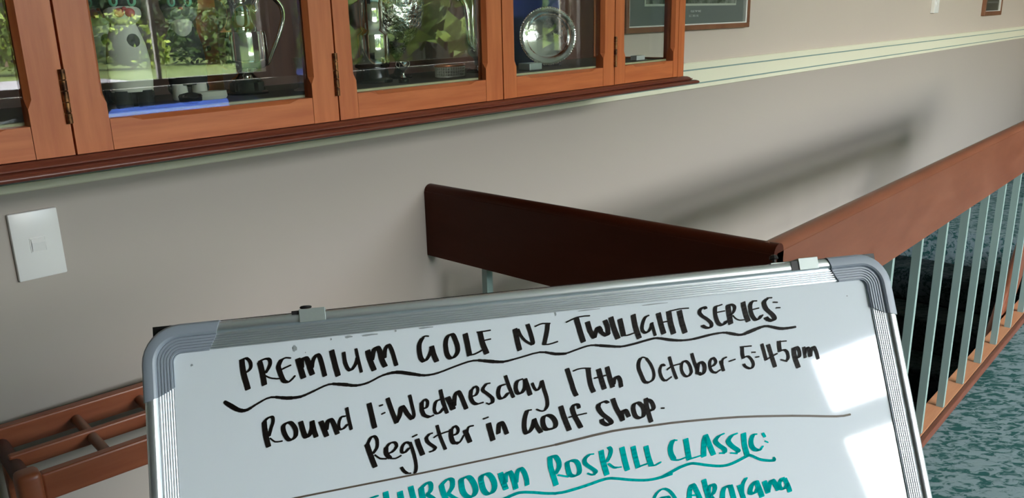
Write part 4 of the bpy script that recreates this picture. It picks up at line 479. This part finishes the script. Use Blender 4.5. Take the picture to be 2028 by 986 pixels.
cat_figure(0.556, -0.215, math.radians(-14), 'white', 'white painted cat figurine with a dark chest patch, in front of its twin')
cat_figure(0.553, -0.125, math.radians(-8), 'white', 'white cat figurine partly hidden by the left door stile, behind its twin', 1.0)
cat_figure(0.672, -0.165, math.radians(-22), 'black', 'black cat figurine with a pale pointed bib, beside the upright post')
t = thing('trinket_box', 'small glossy black round box in front of the black cat figurine', 'box', (0.632, -0.245, CF))
obj('bowl', lathe([(0.010, 0), (0.017, 0.004), (0.018, 0.011)], 24), 'gloss_black', t, smooth=40); obj('lid', lathe([(0.0185, 0.0112), (0.016, 0.0150), (0.004, 0.0175), (0.0001, 0.018)], 24), 'gloss_black', t, smooth=40)
tag(obj('stone_slab', lathe([(0.024, 0), (0.027, 0.004), (0.026, 0.013), (0.0001, 0.0145)], 20, sx=1.0, sy=0.45), 'mat_cream', smooth=50), 'low pale rounded dish at the black cat figurine\'s feet', 'dish').location = (0.690, -0.205, CF)
# trophy cup with scroll handle
t = thing('trophy_cup', 'silver trophy cup with scroll handle on a black plinth', 'trophy', (0.779, -0.165, CF))
obj('plinth', lathe([(0.036, 0), (0.036, 0.003), (0.031, 0.006), (0.030, 0.020), (0.026, 0.024), (0.0001, 0.024)], 32), 'gloss_black', t, smooth=35)
obj('foot', lathe([(0.024, 0.0242), (0.025, 0.027), (0.018, 0.031), (0.013, 0.036), (0.016, 0.042), (0.0001, 0.042)], 32), 'silver', t, smooth=60)
obj('cup', lathe([(0.0200, 0.0422), (0.034, 0.044), (0.0405, 0.050), (0.0415, 0.060), (0.0410, 0.100), (0.0400, 0.106), (0.0330, 0.110), (0.0240, 0.120), (0.0200, 0.134), (0.0210, 0.146), (0.0270, 0.155), (0.0330, 0.160), (0.031, 0.160), (0.0001, 0.150)], 40), 'silver', t, smooth=50)
hp = smooth_path([(0.024, 0, 0.143), (0.030, 0, 0.138), (0.034, 0, 0.144), (0.034, 0, 0.154), (0.045, 0, 0.166), (0.066, 0, 0.165), (0.084, 0, 0.148), (0.086, 0, 0.128), (0.075, 0, 0.100), (0.060, 0, 0.074), (0.046, 0, 0.050), (0.040, 0, 0.052)])
obj('handle', tube(hp, [0.0030 + 0.0018 * math.sin(PI * i / (len(hp) - 1)) for i in range(len(hp))], 10), 'silver', t, smooth=60)
t = thing('glass_goblet', 'small clear glass goblet standing at the right of the trophy cup', 'goblet', (0.868, -0.20, CF))
obj('bowl', lathe([(0.014, 0), (0.014, 0.002), (0.003, 0.005), (0.0025, 0.024), (0.009, 0.032), (0.013, 0.045), (0.013, 0.058), (0.012, 0.058), (0.0001, 0.034)], 20), 'glass_pane', t, smooth=50)
# tankard at the left of the second glazed door
t = thing('silver_tankard', 'tall silver tankard at the left of its door, on a black plinth', 'tankard', (1.056, -0.17, CF))
obj('plinth', lathe([(0.040, 0), (0.040, 0.006), (0.034, 0.010), (0.031, 0.026), (0.0001, 0.026)], 32), 'gloss_black', t, smooth=35)
obj('body', lathe([(0.026, 0.0262), (0.034, 0.030), (0.0365, 0.038), (0.0370, 0.092), (0.0360, 0.096), (0.0310, 0.101), (0.0280, 0.108), (0.0275, 0.150), (0.030, 0.160), (0.028, 0.160), (0.0001, 0.150)], 40), 'silver', t, smooth=50)
# embossed silver vase
t = thing('embossed_vase', 'silver vase covered in raised leaf pattern, wide top on a narrow foot', 'vase', (1.160, -0.125, CF))
obj('bowl', lathe([(0.010, 0.046), (0.017, 0.052), (0.022, 0.064), (0.040, 0.084), (0.056, 0.108), (0.062, 0.138), (0.064, 0.165), (0.061, 0.165), (0.0001, 0.120)], 48), 'silver_embossed', t, smooth=60)
obj('stem', lathe([(0.030, 0), (0.030, 0.004), (0.010, 0.010), (0.005, 0.020), (0.005, 0.040), (0.010, 0.046)], 24), 'gloss_black', t, smooth=50)
t = thing('small_cup', 'tiny silver prize cup between the tankard and the embossed vase', 'cup', (1.078, -0.238, CF))
obj('base', lathe([(0.010, 0), (0.010, 0.008), (0.007, 0.010)], 16), 'gloss_black', t, smooth=40)
obj('bowl', lathe([(0.006, 0.0102), (0.002, 0.016), (0.003, 0.022), (0.010, 0.030), (0.011, 0.040), (0.010, 0.040), (0.0001, 0.030)], 20), 'silver', t, smooth=50)
bm = bmesh.new()
for s in (-1, 1): tube(smooth_path([(0.0105 * s, 0, 0.038), (0.016 * s, 0, 0.040), (0.017 * s, 0, 0.033), (0.010 * s, 0, 0.029)], 4), 0.0009, 6, bm)
obj('handles', bm, 'silver', t, smooth=60)
# silver jug with big handles
t = thing('silver_jug', 'tall silver jug with long curved handles at the right of its door', 'jug', (1.362, -0.170, CF))
obj('plinth', lathe([(0.030, 0), (0.030, 0.004), (0.026, 0.008), (0.0001, 0.008)], 28), 'gloss_black', t, smooth=35)
obj('body', lathe([(0.022, 0.0082), (0.010, 0.016), (0.012, 0.030), (0.025, 0.042), (0.031, 0.060), (0.031, 0.110), (0.030, 0.150), (0.034, 0.172), (0.032, 0.172), (0.0001, 0.160)], 36), 'silver', t, smooth=50)
hp = smooth_path([(-0.074, -0.01, 0.156), (-0.066, -0.01, 0.163), (-0.052, -0.01, 0.150), (-0.045, -0.01, 0.120), (-0.043, -0.01, 0.085), (-0.036, -0.01, 0.062), (-0.022, -0.008, 0.050)])
obj('handle', tube(hp, [0.0045 + 0.003 * math.sin(PI * i / (len(hp) - 1)) for i in range(len(hp))], 10), 'silver', t, smooth=60)
hp = smooth_path([(-0.010, -0.034, 0.170), (-0.012, -0.036, 0.130), (-0.018, -0.036, 0.095), (-0.028, -0.030, 0.062), (-0.026, -0.020, 0.045)])
obj('handle', tube(hp, [0.0045 + 0.003 * math.sin(PI * i / (len(hp) - 1)) for i in range(len(hp))], 10), 'silver', t, smooth=60)
# wire basket with copper rim
t = thing('wire_basket', 'small wire basket with a copper rim, low at the right of its door', 'basket', (1.237, -0.205, CF))
bm = bmesh.new()
for z in (0.002, 0.008, 0.014, 0.020):
    tube([(0.038 * math.cos(a * PI / 14), 0.022 * math.sin(a * PI / 14), z) for a in range(29)], 0.0010, 5, bm)
for k in range(36):
    a = 2 * PI * k / 36; tube([(0.038 * math.cos(a), 0.022 * math.sin(a), 0.001), (0.038 * math.cos(a), 0.022 * math.sin(a), 0.022)], 0.0008, 5, bm)
obj('mesh_side', bm, 'wire', t)
obj('rim', tube([(0.0385 * math.cos(a * PI / 14), 0.0225 * math.sin(a * PI / 14), 0.0235) for a in range(29)], 0.0022, 6, flat=1.0), 'copper', t, smooth=60, label='copper coloured rim')
obj('tray', lathe([(0.036, 0.0), (0.036, 0.0008), (0.0001, 0.0008)], 24, sy=0.55), 'wire', t)
bm = lathe([(0.010, 0), (0.013, 0.003), (0.018, 0.012), (0.016, 0.012), (0.0001, 0.006)], 20, sx=1.2, sy=0.8)
tag(obj('china_dish', bm, 'china_white', smooth=50), 'small white china dish right of the wire basket', 'dish').location = (1.318, -0.232, CF)
# round silver plate on a stand in front of a blue velvet board
t = thing('silver_plate', 'round engraved silver plate with beaded rim, propped upright', 'plate', (1.593, -0.180, CF), math.radians(-45))
tilt = math.radians(8)
def plate_m(z0): return Matrix.Translation((0, 0, z0)) @ Matrix.Rotation(math.radians(90) - tilt, 4, 'X')
pl = lathe([(0.0001, 0.0), (0.048, 0.0), (0.050, 0.0015), (0.056, 0.0050), (0.068, 0.0075), (0.0695, 0.0065), (0.0695, 0.0040), (0.060, 0.0000), (0.050, -0.0030), (0.0001, -0.0030)], 64)
d0 = obj('dish', xf(pl, plate_m(0.0715)), 'silver_engraved', t, smooth=50)
bm = bmesh.new()
for k in range(72):
    a = 2 * PI * k / 72; ell((0.0685 * math.cos(a), 0.0685 * math.sin(a), 0.0075), (0.0021, 0.0021, 0.0018), 6, 4, bm)
obj('beaded_rim', xf(bm, plate_m(0.0715)), 'silver', t, smooth=80)
st_ = bmesh.new(); tube([(-0.03, -0.018, 0.002), (-0.03, 0.03, 0.002), (-0.012, 0.022, 0.10)], 0.0018, 8, st_); tube([(0.03, -0.018, 0.002), (0.03, 0.03, 0.002), (0.012, 0.022, 0.10)], 0.0018, 8, st_); tube([(-0.03, 0.03, 0.002), (0.03, 0.03, 0.002)], 0.0018, 8, st_)
obj('stand', st_, 'black_metal', t, smooth=60)
tag(obj('presentation_board', box(-0.135, 0.135, -0.006, 0.006, 0, 0.22, 0.002), 'blue_velvet'), 'deep blue velvet board behind the round silver plate', 'board').location = (1.63, -0.075, CF)
tag(obj('gift_box', box(-0.022, 0.022, -0.018, 0.018, 0, 0.016, 0.002), 'zinc'), 'small silver box at the lower left of the plate door', 'box').location = (1.475, -0.225, CF)
tag(obj('folded_card', box(-0.020, 0.020, -0.010, 0.010, 0, 0.012, 0.001), 'china_white'), 'small white box low in the narrow end door', 'box').location = (1.905, -0.235, CF)

# ================================================================== WALL FITTINGS
def switch(cx, cz, label, k=1.0, rocker=True):
    t = thing('light_switch', label, 'switch', (cx, 0, cz))
    obj('plate', box(-0.038 * k, 0.038 * k, -0.009, 0, -0.058 * k, 0.058 * k, 0.0022, 2), 'white_plastic', t, smooth=30)
    sb = bmesh.new()
    for r in ((-0.0125, -0.0112, -0.0120, 0.0130), (0.0112, 0.0125, -0.0120, 0.0130), (-0.0112, 0.0112, -0.0120, -0.0108), (-0.0112, 0.0112, 0.0118, 0.0130)): bxm(sb, r[0], r[1], -0.0102, -0.0088, r[2], r[3])
    obj('surround', sb, 'white_plastic', t)
    bm = extrude_profile([(-0.0088, -0.0100), (-0.0108, -0.0098), (-0.0135, 0.0045), (-0.0106, 0.0108), (-0.0088, 0.0110)], -0.0104, 0.0104)
    obj('rocker', bm, 'white_plastic', t, label='rocker button')
switch(0.4495, 0.900, 'white rectangular light switch on the wall under the cabinet')
t = thing('wall_control', 'narrow white wall control high on the cream wall', 'switch', (5.275, 0, 1.27))
obj('plate', box(-0.042, 0.042, -0.022, 0, -0.058, 0.075, 0.003), 'white_plastic', t); obj('button', box(-0.012, 0.012, -0.026, -0.0218, -0.02, 0.005, 0.001), 'white_plastic', t)

def picture(x0, x1, z0, z1, label, fw, art, small=False):
    t = thing_w('framed_picture', label, 'picture', ((x0 + x1) / 2, 0, z0), 'framed pictures on the cream wall')
    y = -0.022
    fr = part('frame', box(x0, x1, y, 0, z0, z0 + fw, 0.002), 'frame_brown', t)
    for bb in (box(x0, x1, y, 0, z1 - fw, z1, 0.002), box(x0, x0 + fw, y, 0, z0 + fw, z1 - fw, 0.002), box(x1 - fw, x1, y, 0, z0 + fw, z1 - fw, 0.002)): sub('frame_side', bb, 'frame_brown', fr, t)
    fl = bmesh.new(); q = 0.006
    bxm(fl, x0 + fw, x1 - fw, -0.018, -0.004, z0 + fw, z0 + fw + q * .6); bxm(fl, x0 + fw, x0 + fw + q, -0.018, -0.004, z0 + fw + q * .6, z1 - fw - q); bxm(fl, x1 - fw - q * 1.6, x1 - fw, -0.018, -0.004, z0 + fw + q * .6, z1 - fw - q); bxm(fl, x0 + fw, x1 - fw, -0.018, -0.004, z1 - fw - q, z1 - fw)
    part('fillet', fl, 'fillet_white', t, label='white inner fillet')
    part('mount', box(x0 + fw, x1 - fw, -0.006, -0.002, z0 + fw, z1 - fw), 'mat_grey' if not small else 'dark_print', t)
    return t
t = picture(2.16, 2.970, 1.192, 1.80, 'large framed photograph with a grey mount, right of the cabinet', 0.017, None)
part('mount_edge', box(2.28, 2.884, -0.0072, -0.0058, 1.272, 1.72), 'mat_cream', t, label='cream line round the photograph')
part('photograph', box(2.287, 2.877, -0.0080, -0.0070, 1.279, 1.713), 'photo_print', t)
def text(body, x, z, size, y, m, parent, align='RIGHT', org=None):
    cu = bpy.data.curves.new('caption', 'FONT'); cu.body = body; cu.size = size; cu.align_x = align; cu.extrude = 0.0002
    o = bpy.data.objects.new('tmp', cu); C.objects.link(o); dg = bpy.context.evaluated_depsgraph_get(); me = bpy.data.meshes.new_from_object(o.evaluated_get(dg))
    bpy.data.objects.remove(o); me.transform(Matrix.Translation(Vector((x, y, z)) - Vector(org)) @ Matrix.Rotation(math.radians(90), 4, 'X'))
    me.materials.clear(); me.materials.append(M[m]); o = bpy.data.objects.new('caption', me); C.objects.link(o); o.parent = parent; return o
text('FOUR TW YHR2', 2.633, 1.2505, 0.0095, -0.0063, 'print_text', t, org=WORG[t.name])
text('OCTOBER 1N2', 2.617, 1.2360, 0.0095, -0.0063, 'print_text', t, org=WORG[t.name])
part('glazing', box(2.178, 2.953, -0.0135, -0.0125, 1.210, 1.782), 'glass_pane', t)
t = picture(6.345, 6.80, 1.180, 1.75, 'small dark framed picture at the far right of the cream wall', 0.028, None, True)
part('print_edge', box(6.45, 6.72, -0.0072, -0.0060, 1.262, 1.272), 'mat_grey', t)
part('glazing', box(6.375, 6.770, -0.0135, -0.0125, 1.210, 1.720), 'glass_pane', t)

# ================================================================== BALUSTRADE
bal = thing_w('balustrade', 'wooden stairwell balustrade with pale green metal balusters', 'railing', (1.346, -0.89, 0.0))
def rail_prof(a0, a1, z0, z1, r):
    c = (a0 + a1) / 2; hw = (a1 - a0) / 2 - 0.0012; e = 0.016
    pts = [(a0, z0), (a1, z0), (a1, z1 - e - 0.0008), (a1 - 0.0008, z1 - e)]
    pts += [(c + hw * math.cos(k * PI / 16), z1 - e + 0.0002 + e * math.sin(k * PI / 16)) for k in range(17)]
    return pts + [(a0 + 0.0008, z1 - e), (a0, z1 - e - 0.0008)]
part('top_rail', extrude_profile(rail_prof(-0.912, -0.872, 0.677, 0.857, 0.012), 1.3405, 4.97), 'rail_wood', bal, smooth=35, label='long reddish rail board parallel to the wall')
part('top_rail', extrude_profile(rail_prof(1.326, 1.366, 0.677, 0.857, 0.012), -0.912, -0.001, axis='y') if False else xf(extrude_profile(rail_prof(0, 0.040, 0.677, 0.857, 0.012), 0, 0.911), ((0, 1, 0, 1.326), (-1, 0, 0, -0.001), (0, 0, 1, 0), (0, 0, 0, 1))), 'rail_wood_shaded', bal, smooth=35, label='short rail board running to the wall, shade in its colour')
sx = 2.003
k = 0
while sx - 0.2222 > 1.40: sx -= 0.2222
x = sx
while x < 4.96:
    part('baluster', box(x - 0.008, x + 0.008, -0.910, -0.889, 0.024, 0.677), 'baluster_paint', bal); x += 0.2222
for y in (-0.190, -0.412, -0.634, -0.856):
    part('baluster', box(1.326 + 0.010, 1.326 + 0.030, y - 0.008, y + 0.008, 0.024, 0.677), 'baluster_paint', bal)
part('nosing', box(1.290, 5.12, -0.930, -0.914, 0.0, 0.024, 0.003), 'nosing_wood', bal, label='dark timber edging against the carpet')
xs = [1.306] + [sx + 0.2222 * q for q in range(18) if sx + 0.2222 * q < 5.1] + [5.12]
for a, b in zip(xs, xs[1:]):
    if b - a > 0.03: part('base_block', box(a + 0.001, b - 0.001, -0.9135, -0.860, 0.0, 0.0238 , 0.0012, 1), 'base_wood', bal)
ys = [-0.860, -0.634, -0.412, -0.190, -0.002]
for a, b in zip(ys, ys[1:]): part('base_block', box(1.306, 1.366, a + 0.001, b - 0.001, 0.0, 0.0238, 0.0012, 1), 'base_wood', bal)
part('fascia', box(1.3665, 5.09, -0.9135, -0.858, -0.215, -0.0005), 'nosing_wood', bal)
# sloping handrail inside the stairwell
sl = math.atan(0.82); hr = bmesh.new()
pf = rail_prof(-0.850, -0.812, -0.14, 0, 0.008)
hrb = extrude_profile(pf, 0, 3.6)
xf(hrb, Matrix.Translation((1.9, 0, 0.052 + 0.82 * (1.9 - 3.712))) @ Matrix.Rotation(-sl, 4, 'Y'))
t = thing_w('stair_handrail', 'sloping reddish handrail board going down inside the stairwell', 'handrail', (3.6, -0.83, -0.1))
part('handrail_board', hrb, 'rail_wood', t, smooth=35)
bk = bmesh.new()
for xx in (2.6, 3.4, 4.2): bxm(bk, xx, xx + 0.03, -0.880, -0.8505, 0.82 * (xx - 3.712) - 0.06, 0.82 * (xx - 3.712) - 0.03)
part('brackets', bk, 'black_metal', t)

# ================================================================== WOODEN RACK on the left
rk = thing('umbrella_rack', 'low reddish timber umbrella rack against the wall beneath the switch', 'rack', (0.325, -0.020, 0.0), math.radians(-5))
RL, RD, RZ = 0.78, 0.222, 0.605
def rr(name, x0, x1, y0, y1, z0, z1, m='rack_wood', bev=0.003, label=None): return obj(name, box(x0, x1, y0, y1, z0, z1, bev), m, rk, label=label)
rr('back_rail', 0.0, RL, -0.022, -0.002, RZ - 0.031, RZ + 0.010)
rr('middle_rail', 0.0, RL, -0.112, -0.098, RZ - 0.028, RZ - 0.002)
rr('front_rail', 0.022, RL - 0.022, -0.212, -0.194, RZ - 0.046, RZ)
for x in (0.122, 0.230, 0.338, 0.446, 0.554, 0.662):
    obj('dowel', tube([(x, -0.0225, RZ - 0.014), (x, -0.0975, RZ - 0.014)], 0.0085, 14), 'dowel_wood', rk, smooth=50)
    obj('dowel', tube([(x, -0.1125, RZ - 0.014), (x, -0.1935, RZ - 0.014)], 0.0085, 14), 'dowel_wood', rk, smooth=50)
for x in (-0.012, RL - 0.030):
    obj('side_rail', tube([(x + 0.017, -0.190, RZ - 0.020), (x + 0.017, -0.0225, RZ - 0.020)], 0.0125, 14), 'inner_wood', rk, smooth=50)
    for y in (-0.226, -0.040 - 0.002):
        if y < -0.1:
            obj('post', box(x - 0.001, x + 0.0335, y, y + 0.037, 0, RZ + 0.012, 0.009, 3), 'rack_wood', rk, smooth=40)
for x in (0.0, RL - 0.03): obj('post', box(x, x + 0.03, -0.0235 - 0.02, -0.0235, 0.0, RZ - 0.05, 0.003), 'rack_wood', rk)
for (y0, y1) in ((-0.212, -0.194), (-0.042, -0.026)): obj('lower_rail', box(0.03, RL - 0.03, y0, y1, 0.08, 0.13, 0.003), 'rack_wood', rk)
obj('drip_tray', box(0.03, RL - 0.03, -0.192, -0.044, 0.085, 0.10, 0.002), 'black_metal', rk)

# ================================================================== WHITEBOARD on its easel
BW, BH, TB = 0.60, 0.90, 1.157
ba = Vector((0.801828, -0.597275, 0.018287)); bb_ = Vector((-0.248035, -0.360513, -0.899171)); bn = Vector((-0.543645, -0.716445, 0.437215)); bo = Vector((0.231994, -0.923888, 1.040164))
wb = thing('whiteboard_easel', 'portrait whiteboard in an aluminium frame with handwritten notices, leaning on an easel', 'whiteboard')
org = bo + bb_ * TB; up = -bb_
wb.matrix_world = Matrix(((ba.x, up.x, bn.x, org.x), (ba.y, up.y, bn.y, org.y), (ba.z, up.z, bn.z, org.z), (0, 0, 0, 1)))
def P(s, t, h=0.0): return Vector((s, TB - t, h))
# board surface
surf = obj('writing_surface', box(0.012, BW - 0.012, TB - BH + 0.012, TB - 0.012, -0.008, 0.0), 'white_board', wb)
obj('backing', box(0.004, BW + 0.0005, TB - BH, TB + 0.0022, -0.0135, -0.0122), 'black_metal', wb, label='black backing sheet')
# frame profile: (u = distance from the outer edge, h)
FP = [(0.0, -0.011), (0.0, 0.0022), (0.0012, 0.0042), (0.0032, 0.0050), (0.0062, 0.0050), (0.0078, 0.0042), (0.0088, 0.0020)]
for k in range(6):
    u = 0.0094 + 0.00168 * k; hh = 0.0026 - 0.00022 * k
    FP += [(u + 0.00084 - 0.00078 * math.cos(PI * j / 6), hh - 0.0006 + 0.00062 * math.sin(PI * j / 6)) for j in range(7)]
FP += [(0.0200, 0.0012), (0.0200, -0.0080)]
def sweep(stations, prof, name, m, smooth=30, label=None):
    """stations: list of functions u -> (s, t)"""
    bm = bmesh.new(); rings = []
    for f in stations:
        rings.append([bm.verts.new(P(*f(u), h)) for (u, h) in prof])
    for a, b in zip(rings, rings[1:]):
        n = len(a)
        for k in range(n): bm.faces.new((a[k], a[(k + 1) % n], b[(k + 1) % n], b[k]))
    bm.faces.new(rings[0][::-1]); bm.faces.new(rings[-1])
    return obj(name, bm, m, wb, smooth=smooth, label=label)
q = 0.045
sweep([lambda u: (q, u), lambda u: (BW - q, u)], FP, 'frame_rail', 'aluminium', 60)
sweep([lambda u: (u, q), lambda u: (u, BH - q)], FP, 'frame_rail', 'aluminium', 60)
sweep([lambda u: (BW - u, q), lambda u: (BW - u, BH - q)], FP, 'frame_rail', 'aluminium', 60)
sweep([lambda u: (q, BH - u), lambda u: (BW - q, BH - u)], FP, 'frame_rail', 'aluminium', 60)
CP = [(0.0, -0.012), (-0.0008, -0.010), (-0.0008, 0.0030), (0.0006, 0.0052), (0.0030, 0.0062), (0.0072, 0.0062), (0.0086, 0.0052), (0.0094, 0.0034)]
for k in range(5):
    u = 0.0100 + 0.00205 * k; hh = 0.0038 - 0.0002 * k
    CP += [(u, hh), (u + 0.0012, hh), (u + 0.0016, hh - 0.0009), (u + 0.0019, hh - 0.0009)]
CP += [(0.0206, 0.0024), (0.0206, -0.0082)]
def corner(sx_, ty_):
    R_ = 0.0265; S = []
    fx = (lambda s: s) if sx_ == 0 else (lambda s: BW - s); ft = (lambda t: t) if ty_ == 0 else (lambda t: BH - t)
    S.append(lambda u: (fx(0.0545 - 0.0085 * max(0, u) / 0.02 + 0.0012 * math.sin(max(0, u) / 0.02 * PI)), ft(u)))
    S.append(lambda u: (fx(0.034), ft(u)))
    for k in range(9):
        a = PI / 2 * k / 8
        S.append((lambda a: lambda u: (fx(R_ - (R_ - u) * math.sin(a)), ft(R_ - (R_ - u) * math.cos(a))))(a))
    S.append(lambda u: (fx(u), ft(0.034)))
    S.append(lambda u: (fx(u), ft(0.0535 - 0.0085 * max(0, u) / 0.02 + 0.0012 * math.sin(max(0, u) / 0.02 * PI))))
    sweep(S, CP, 'corner_cap', 'grey_plastic', 25, 'grey plastic corner cap')
for sx_ in (0, 1):
    for ty_ in (0, 1): corner(sx_, ty_)
# clips on the top edge
def clip(s0, s1, m='zinc'):
    bm = bmesh.new(); bxm(bm, s0, s1, TB - 0.0078, TB + 0.0022, 0.0052, 0.0064, 0.0003, 1); bxm(bm, s0, s1, TB + 0.0010, TB + 0.0022, -0.016, 0.0052, 0.0003, 1)
    c = obj('clip', bm, m, wb, label='zinc plated clip folded over the top edge'); return c
c1 = clip(0.1120, 0.1312); c2 = clip(0.5185, 0.5362)
def knob(s, h, p):
    bm = bmesh.new(); k0 = TB + 0.0022
    prof = [(0.0018, 0), (0.0018, 0.0012), (0.0042, 0.0016), (0.0046, 0.0026), (0.0040, 0.0032), (0.0001, 0.0032)]
    l = lathe(prof, 14); xf(l, Matrix.Translation((s, k0, h)) @ Matrix.Rotation(-PI / 2, 4, 'X')); obj('screw', l, 'black_metal', p, smooth=40)
knob(0.1165, -0.004, c1)
bm = bmesh.new(); bxm(bm, 0.1065, 0.1122, TB - 0.001, TB + 0.0016, -0.006, 0.0050, 0.0003, 1); obj('spring', bm, 'black_metal', c1)
bm = bmesh.new(); bxm(bm, 0.5120, 0.5184, TB - 0.0075, TB + 0.0004, 0.0051, 0.0056); obj('spring', bm, 'black_metal', c2)
bm = bmesh.new(); bxm(bm, 0.498, 0.5185, TB - 0.0002, TB + 0.0016, -0.016, -0.002, 0.0003, 1); l = lathe([(0.0016, 0), (0.0016, 0.003), (0.0040, 0.0036), (0.0030, 0.0066), (0.0012, 0.0074), (0.0001, 0.0074)], 10)
xf(l, Matrix.Translation((0.5035, TB + 0.0015, -0.006)) @ Matrix.Rotation(-PI / 2, 4, 'X')); obj('spring', bm, 'zinc', c2); obj('wing_screw', l, 'black_metal', c2, smooth=30)
# easel legs
for s in (0.06, BW - 0.06):
    sf = 0.0
    # front legs along the board plane down to the carpet
    p0 = P(s, 0.25, -0.024); zz = (wb.matrix_world @ P(s, BH, -0.024)).z; dz = bb_.z
    tt = BH + (zz - 0.006) / -dz
    obj('leg', tube([p0, P(s, tt, -0.024)], 0.0095, 12), 'black_metal', wb, smooth=50)
inv = wb.matrix_world.inverted()
for s in (0.10, BW - 0.10):
    a = wb.matrix_world @ P(s, 0.30, -0.036); b = Vector((a.x + 0.24, a.y + 0.30, 0.006))
    obj('leg', tube([inv @ a, inv @ b], 0.0095, 12), 'black_metal', wb, smooth=50)
obj('crossbar', tube([P(0.05, 0.30, -0.028), P(BW - 0.05, 0.30, -0.028)], 0.009, 12), 'black_metal', wb, smooth=50)
pt = bmesh.new(); bxm(pt, 0.10, BW - 0.10, TB - BH - 0.006, TB - BH - 0.001, -0.010, 0.060, 0.001, 1); bxm(pt, 0.10, BW - 0.10, TB - BH - 0.001, TB - BH + 0.010, 0.057, 0.060, 0.001, 1)
obj('pen_tray', pt, 'aluminium', wb)
# handwriting: broad-nib strokes
def hull(pts):
    pts = sorted(set((round(p[0], 7), round(p[1], 7)) for p in pts))
    def half(ps):
        h = []
        for p in ps:
            while len(h) >= 2 and (h[-1][0] - h[-2][0]) * (p[1] - h[-2][1]) - (h[-1][1] - h[-2][1]) * (p[0] - h[-2][0]) <= 1e-12: h.pop()
            h.append(p)
        return h
    a = half(pts); b = half(pts[::-1]); return a[:-1] + b[:-1]
inkm = {'k': 'ink_black', 'g': 'ink_grey', 't': 'ink_teal'}
inkn = {'k': 'black marker handwriting', 'g': 'thin brownish dividing line', 't': 'teal marker handwriting'}
for (nm, col, data) in INK:
    bm = bmesh.new()
    for stroke in data.split(';'):
        hd, body = stroke.split(':'); hx, hy, r = [float(v) / 1e4 for v in hd.split(',')]; v = [float(q_) / 1e4 for q_ in body.split(',')]
        pts = list(zip(v[0::2], v[1::2]))
        hl = math.hypot(hx, hy); kx = max(0.0, (hl - r) / hl) if hl > 0 else 0
        def nib(p): return [(p[0] + s * hx * kx + r * math.cos(a * PI / 4 + PI / 8), p[1] + s * hy * kx + r * math.sin(a * PI / 4 + PI / 8)) for s in (-1, 1) for a in range(8)]
        for p0, p1 in zip(pts, pts[1:]):
            if p0 == p1: continue
            hv = hull(nib(p0) + nib(p1))
            try: bm.faces.new([bm.verts.new(P(x_, y_, 0.00035)) for (x_, y_) in hv])
            except ValueError: pass
    o = obj('marker_writing', bm, inkm[col], surf, label=inkn[col] + ', ' + nm)

# small smears and specks of old ink under the top frame
bm = bmesh.new()
for (s, t, a, c_) in [(0.1065, 0.0262, 0.0016, 0.0022), (0.1140, 0.0300, 0.0004, 0.0005), (0.1335, 0.0222, 0.0006, 0.0008), (0.1465, 0.0218, 0.0030, 0.0009), (0.1620, 0.0220, 0.0065, 0.0007), (0.1820, 0.0212, 0.0008, 0.0008), (0.2050, 0.0212, 0.0060, 0.0006), (0.3080, 0.0216, 0.0007, 0.0016), (0.3350, 0.0212, 0.0100, 0.0004), (0.3900, 0.0222, 0.0120, 0.0004), (0.5600, 0.0330, 0.0006, 0.0005), (0.0330, 0.0300, 0.0007, 0.0008)]:
    bm.faces.new([bm.verts.new(P(s + a * math.cos(k * PI / 5) * (1 + 0.25 * math.sin(k * 2.3)), t + c_ * math.sin(k * PI / 5) * (1 + 0.3 * math.cos(k * 1.7)), 0.0003)) for k in range(10)])
sm_ = obj('smudges', bm, 'smudge_grey', surf, label='grey smears of old marker ink under the top frame'); sm_['kind'] = 'stuff'
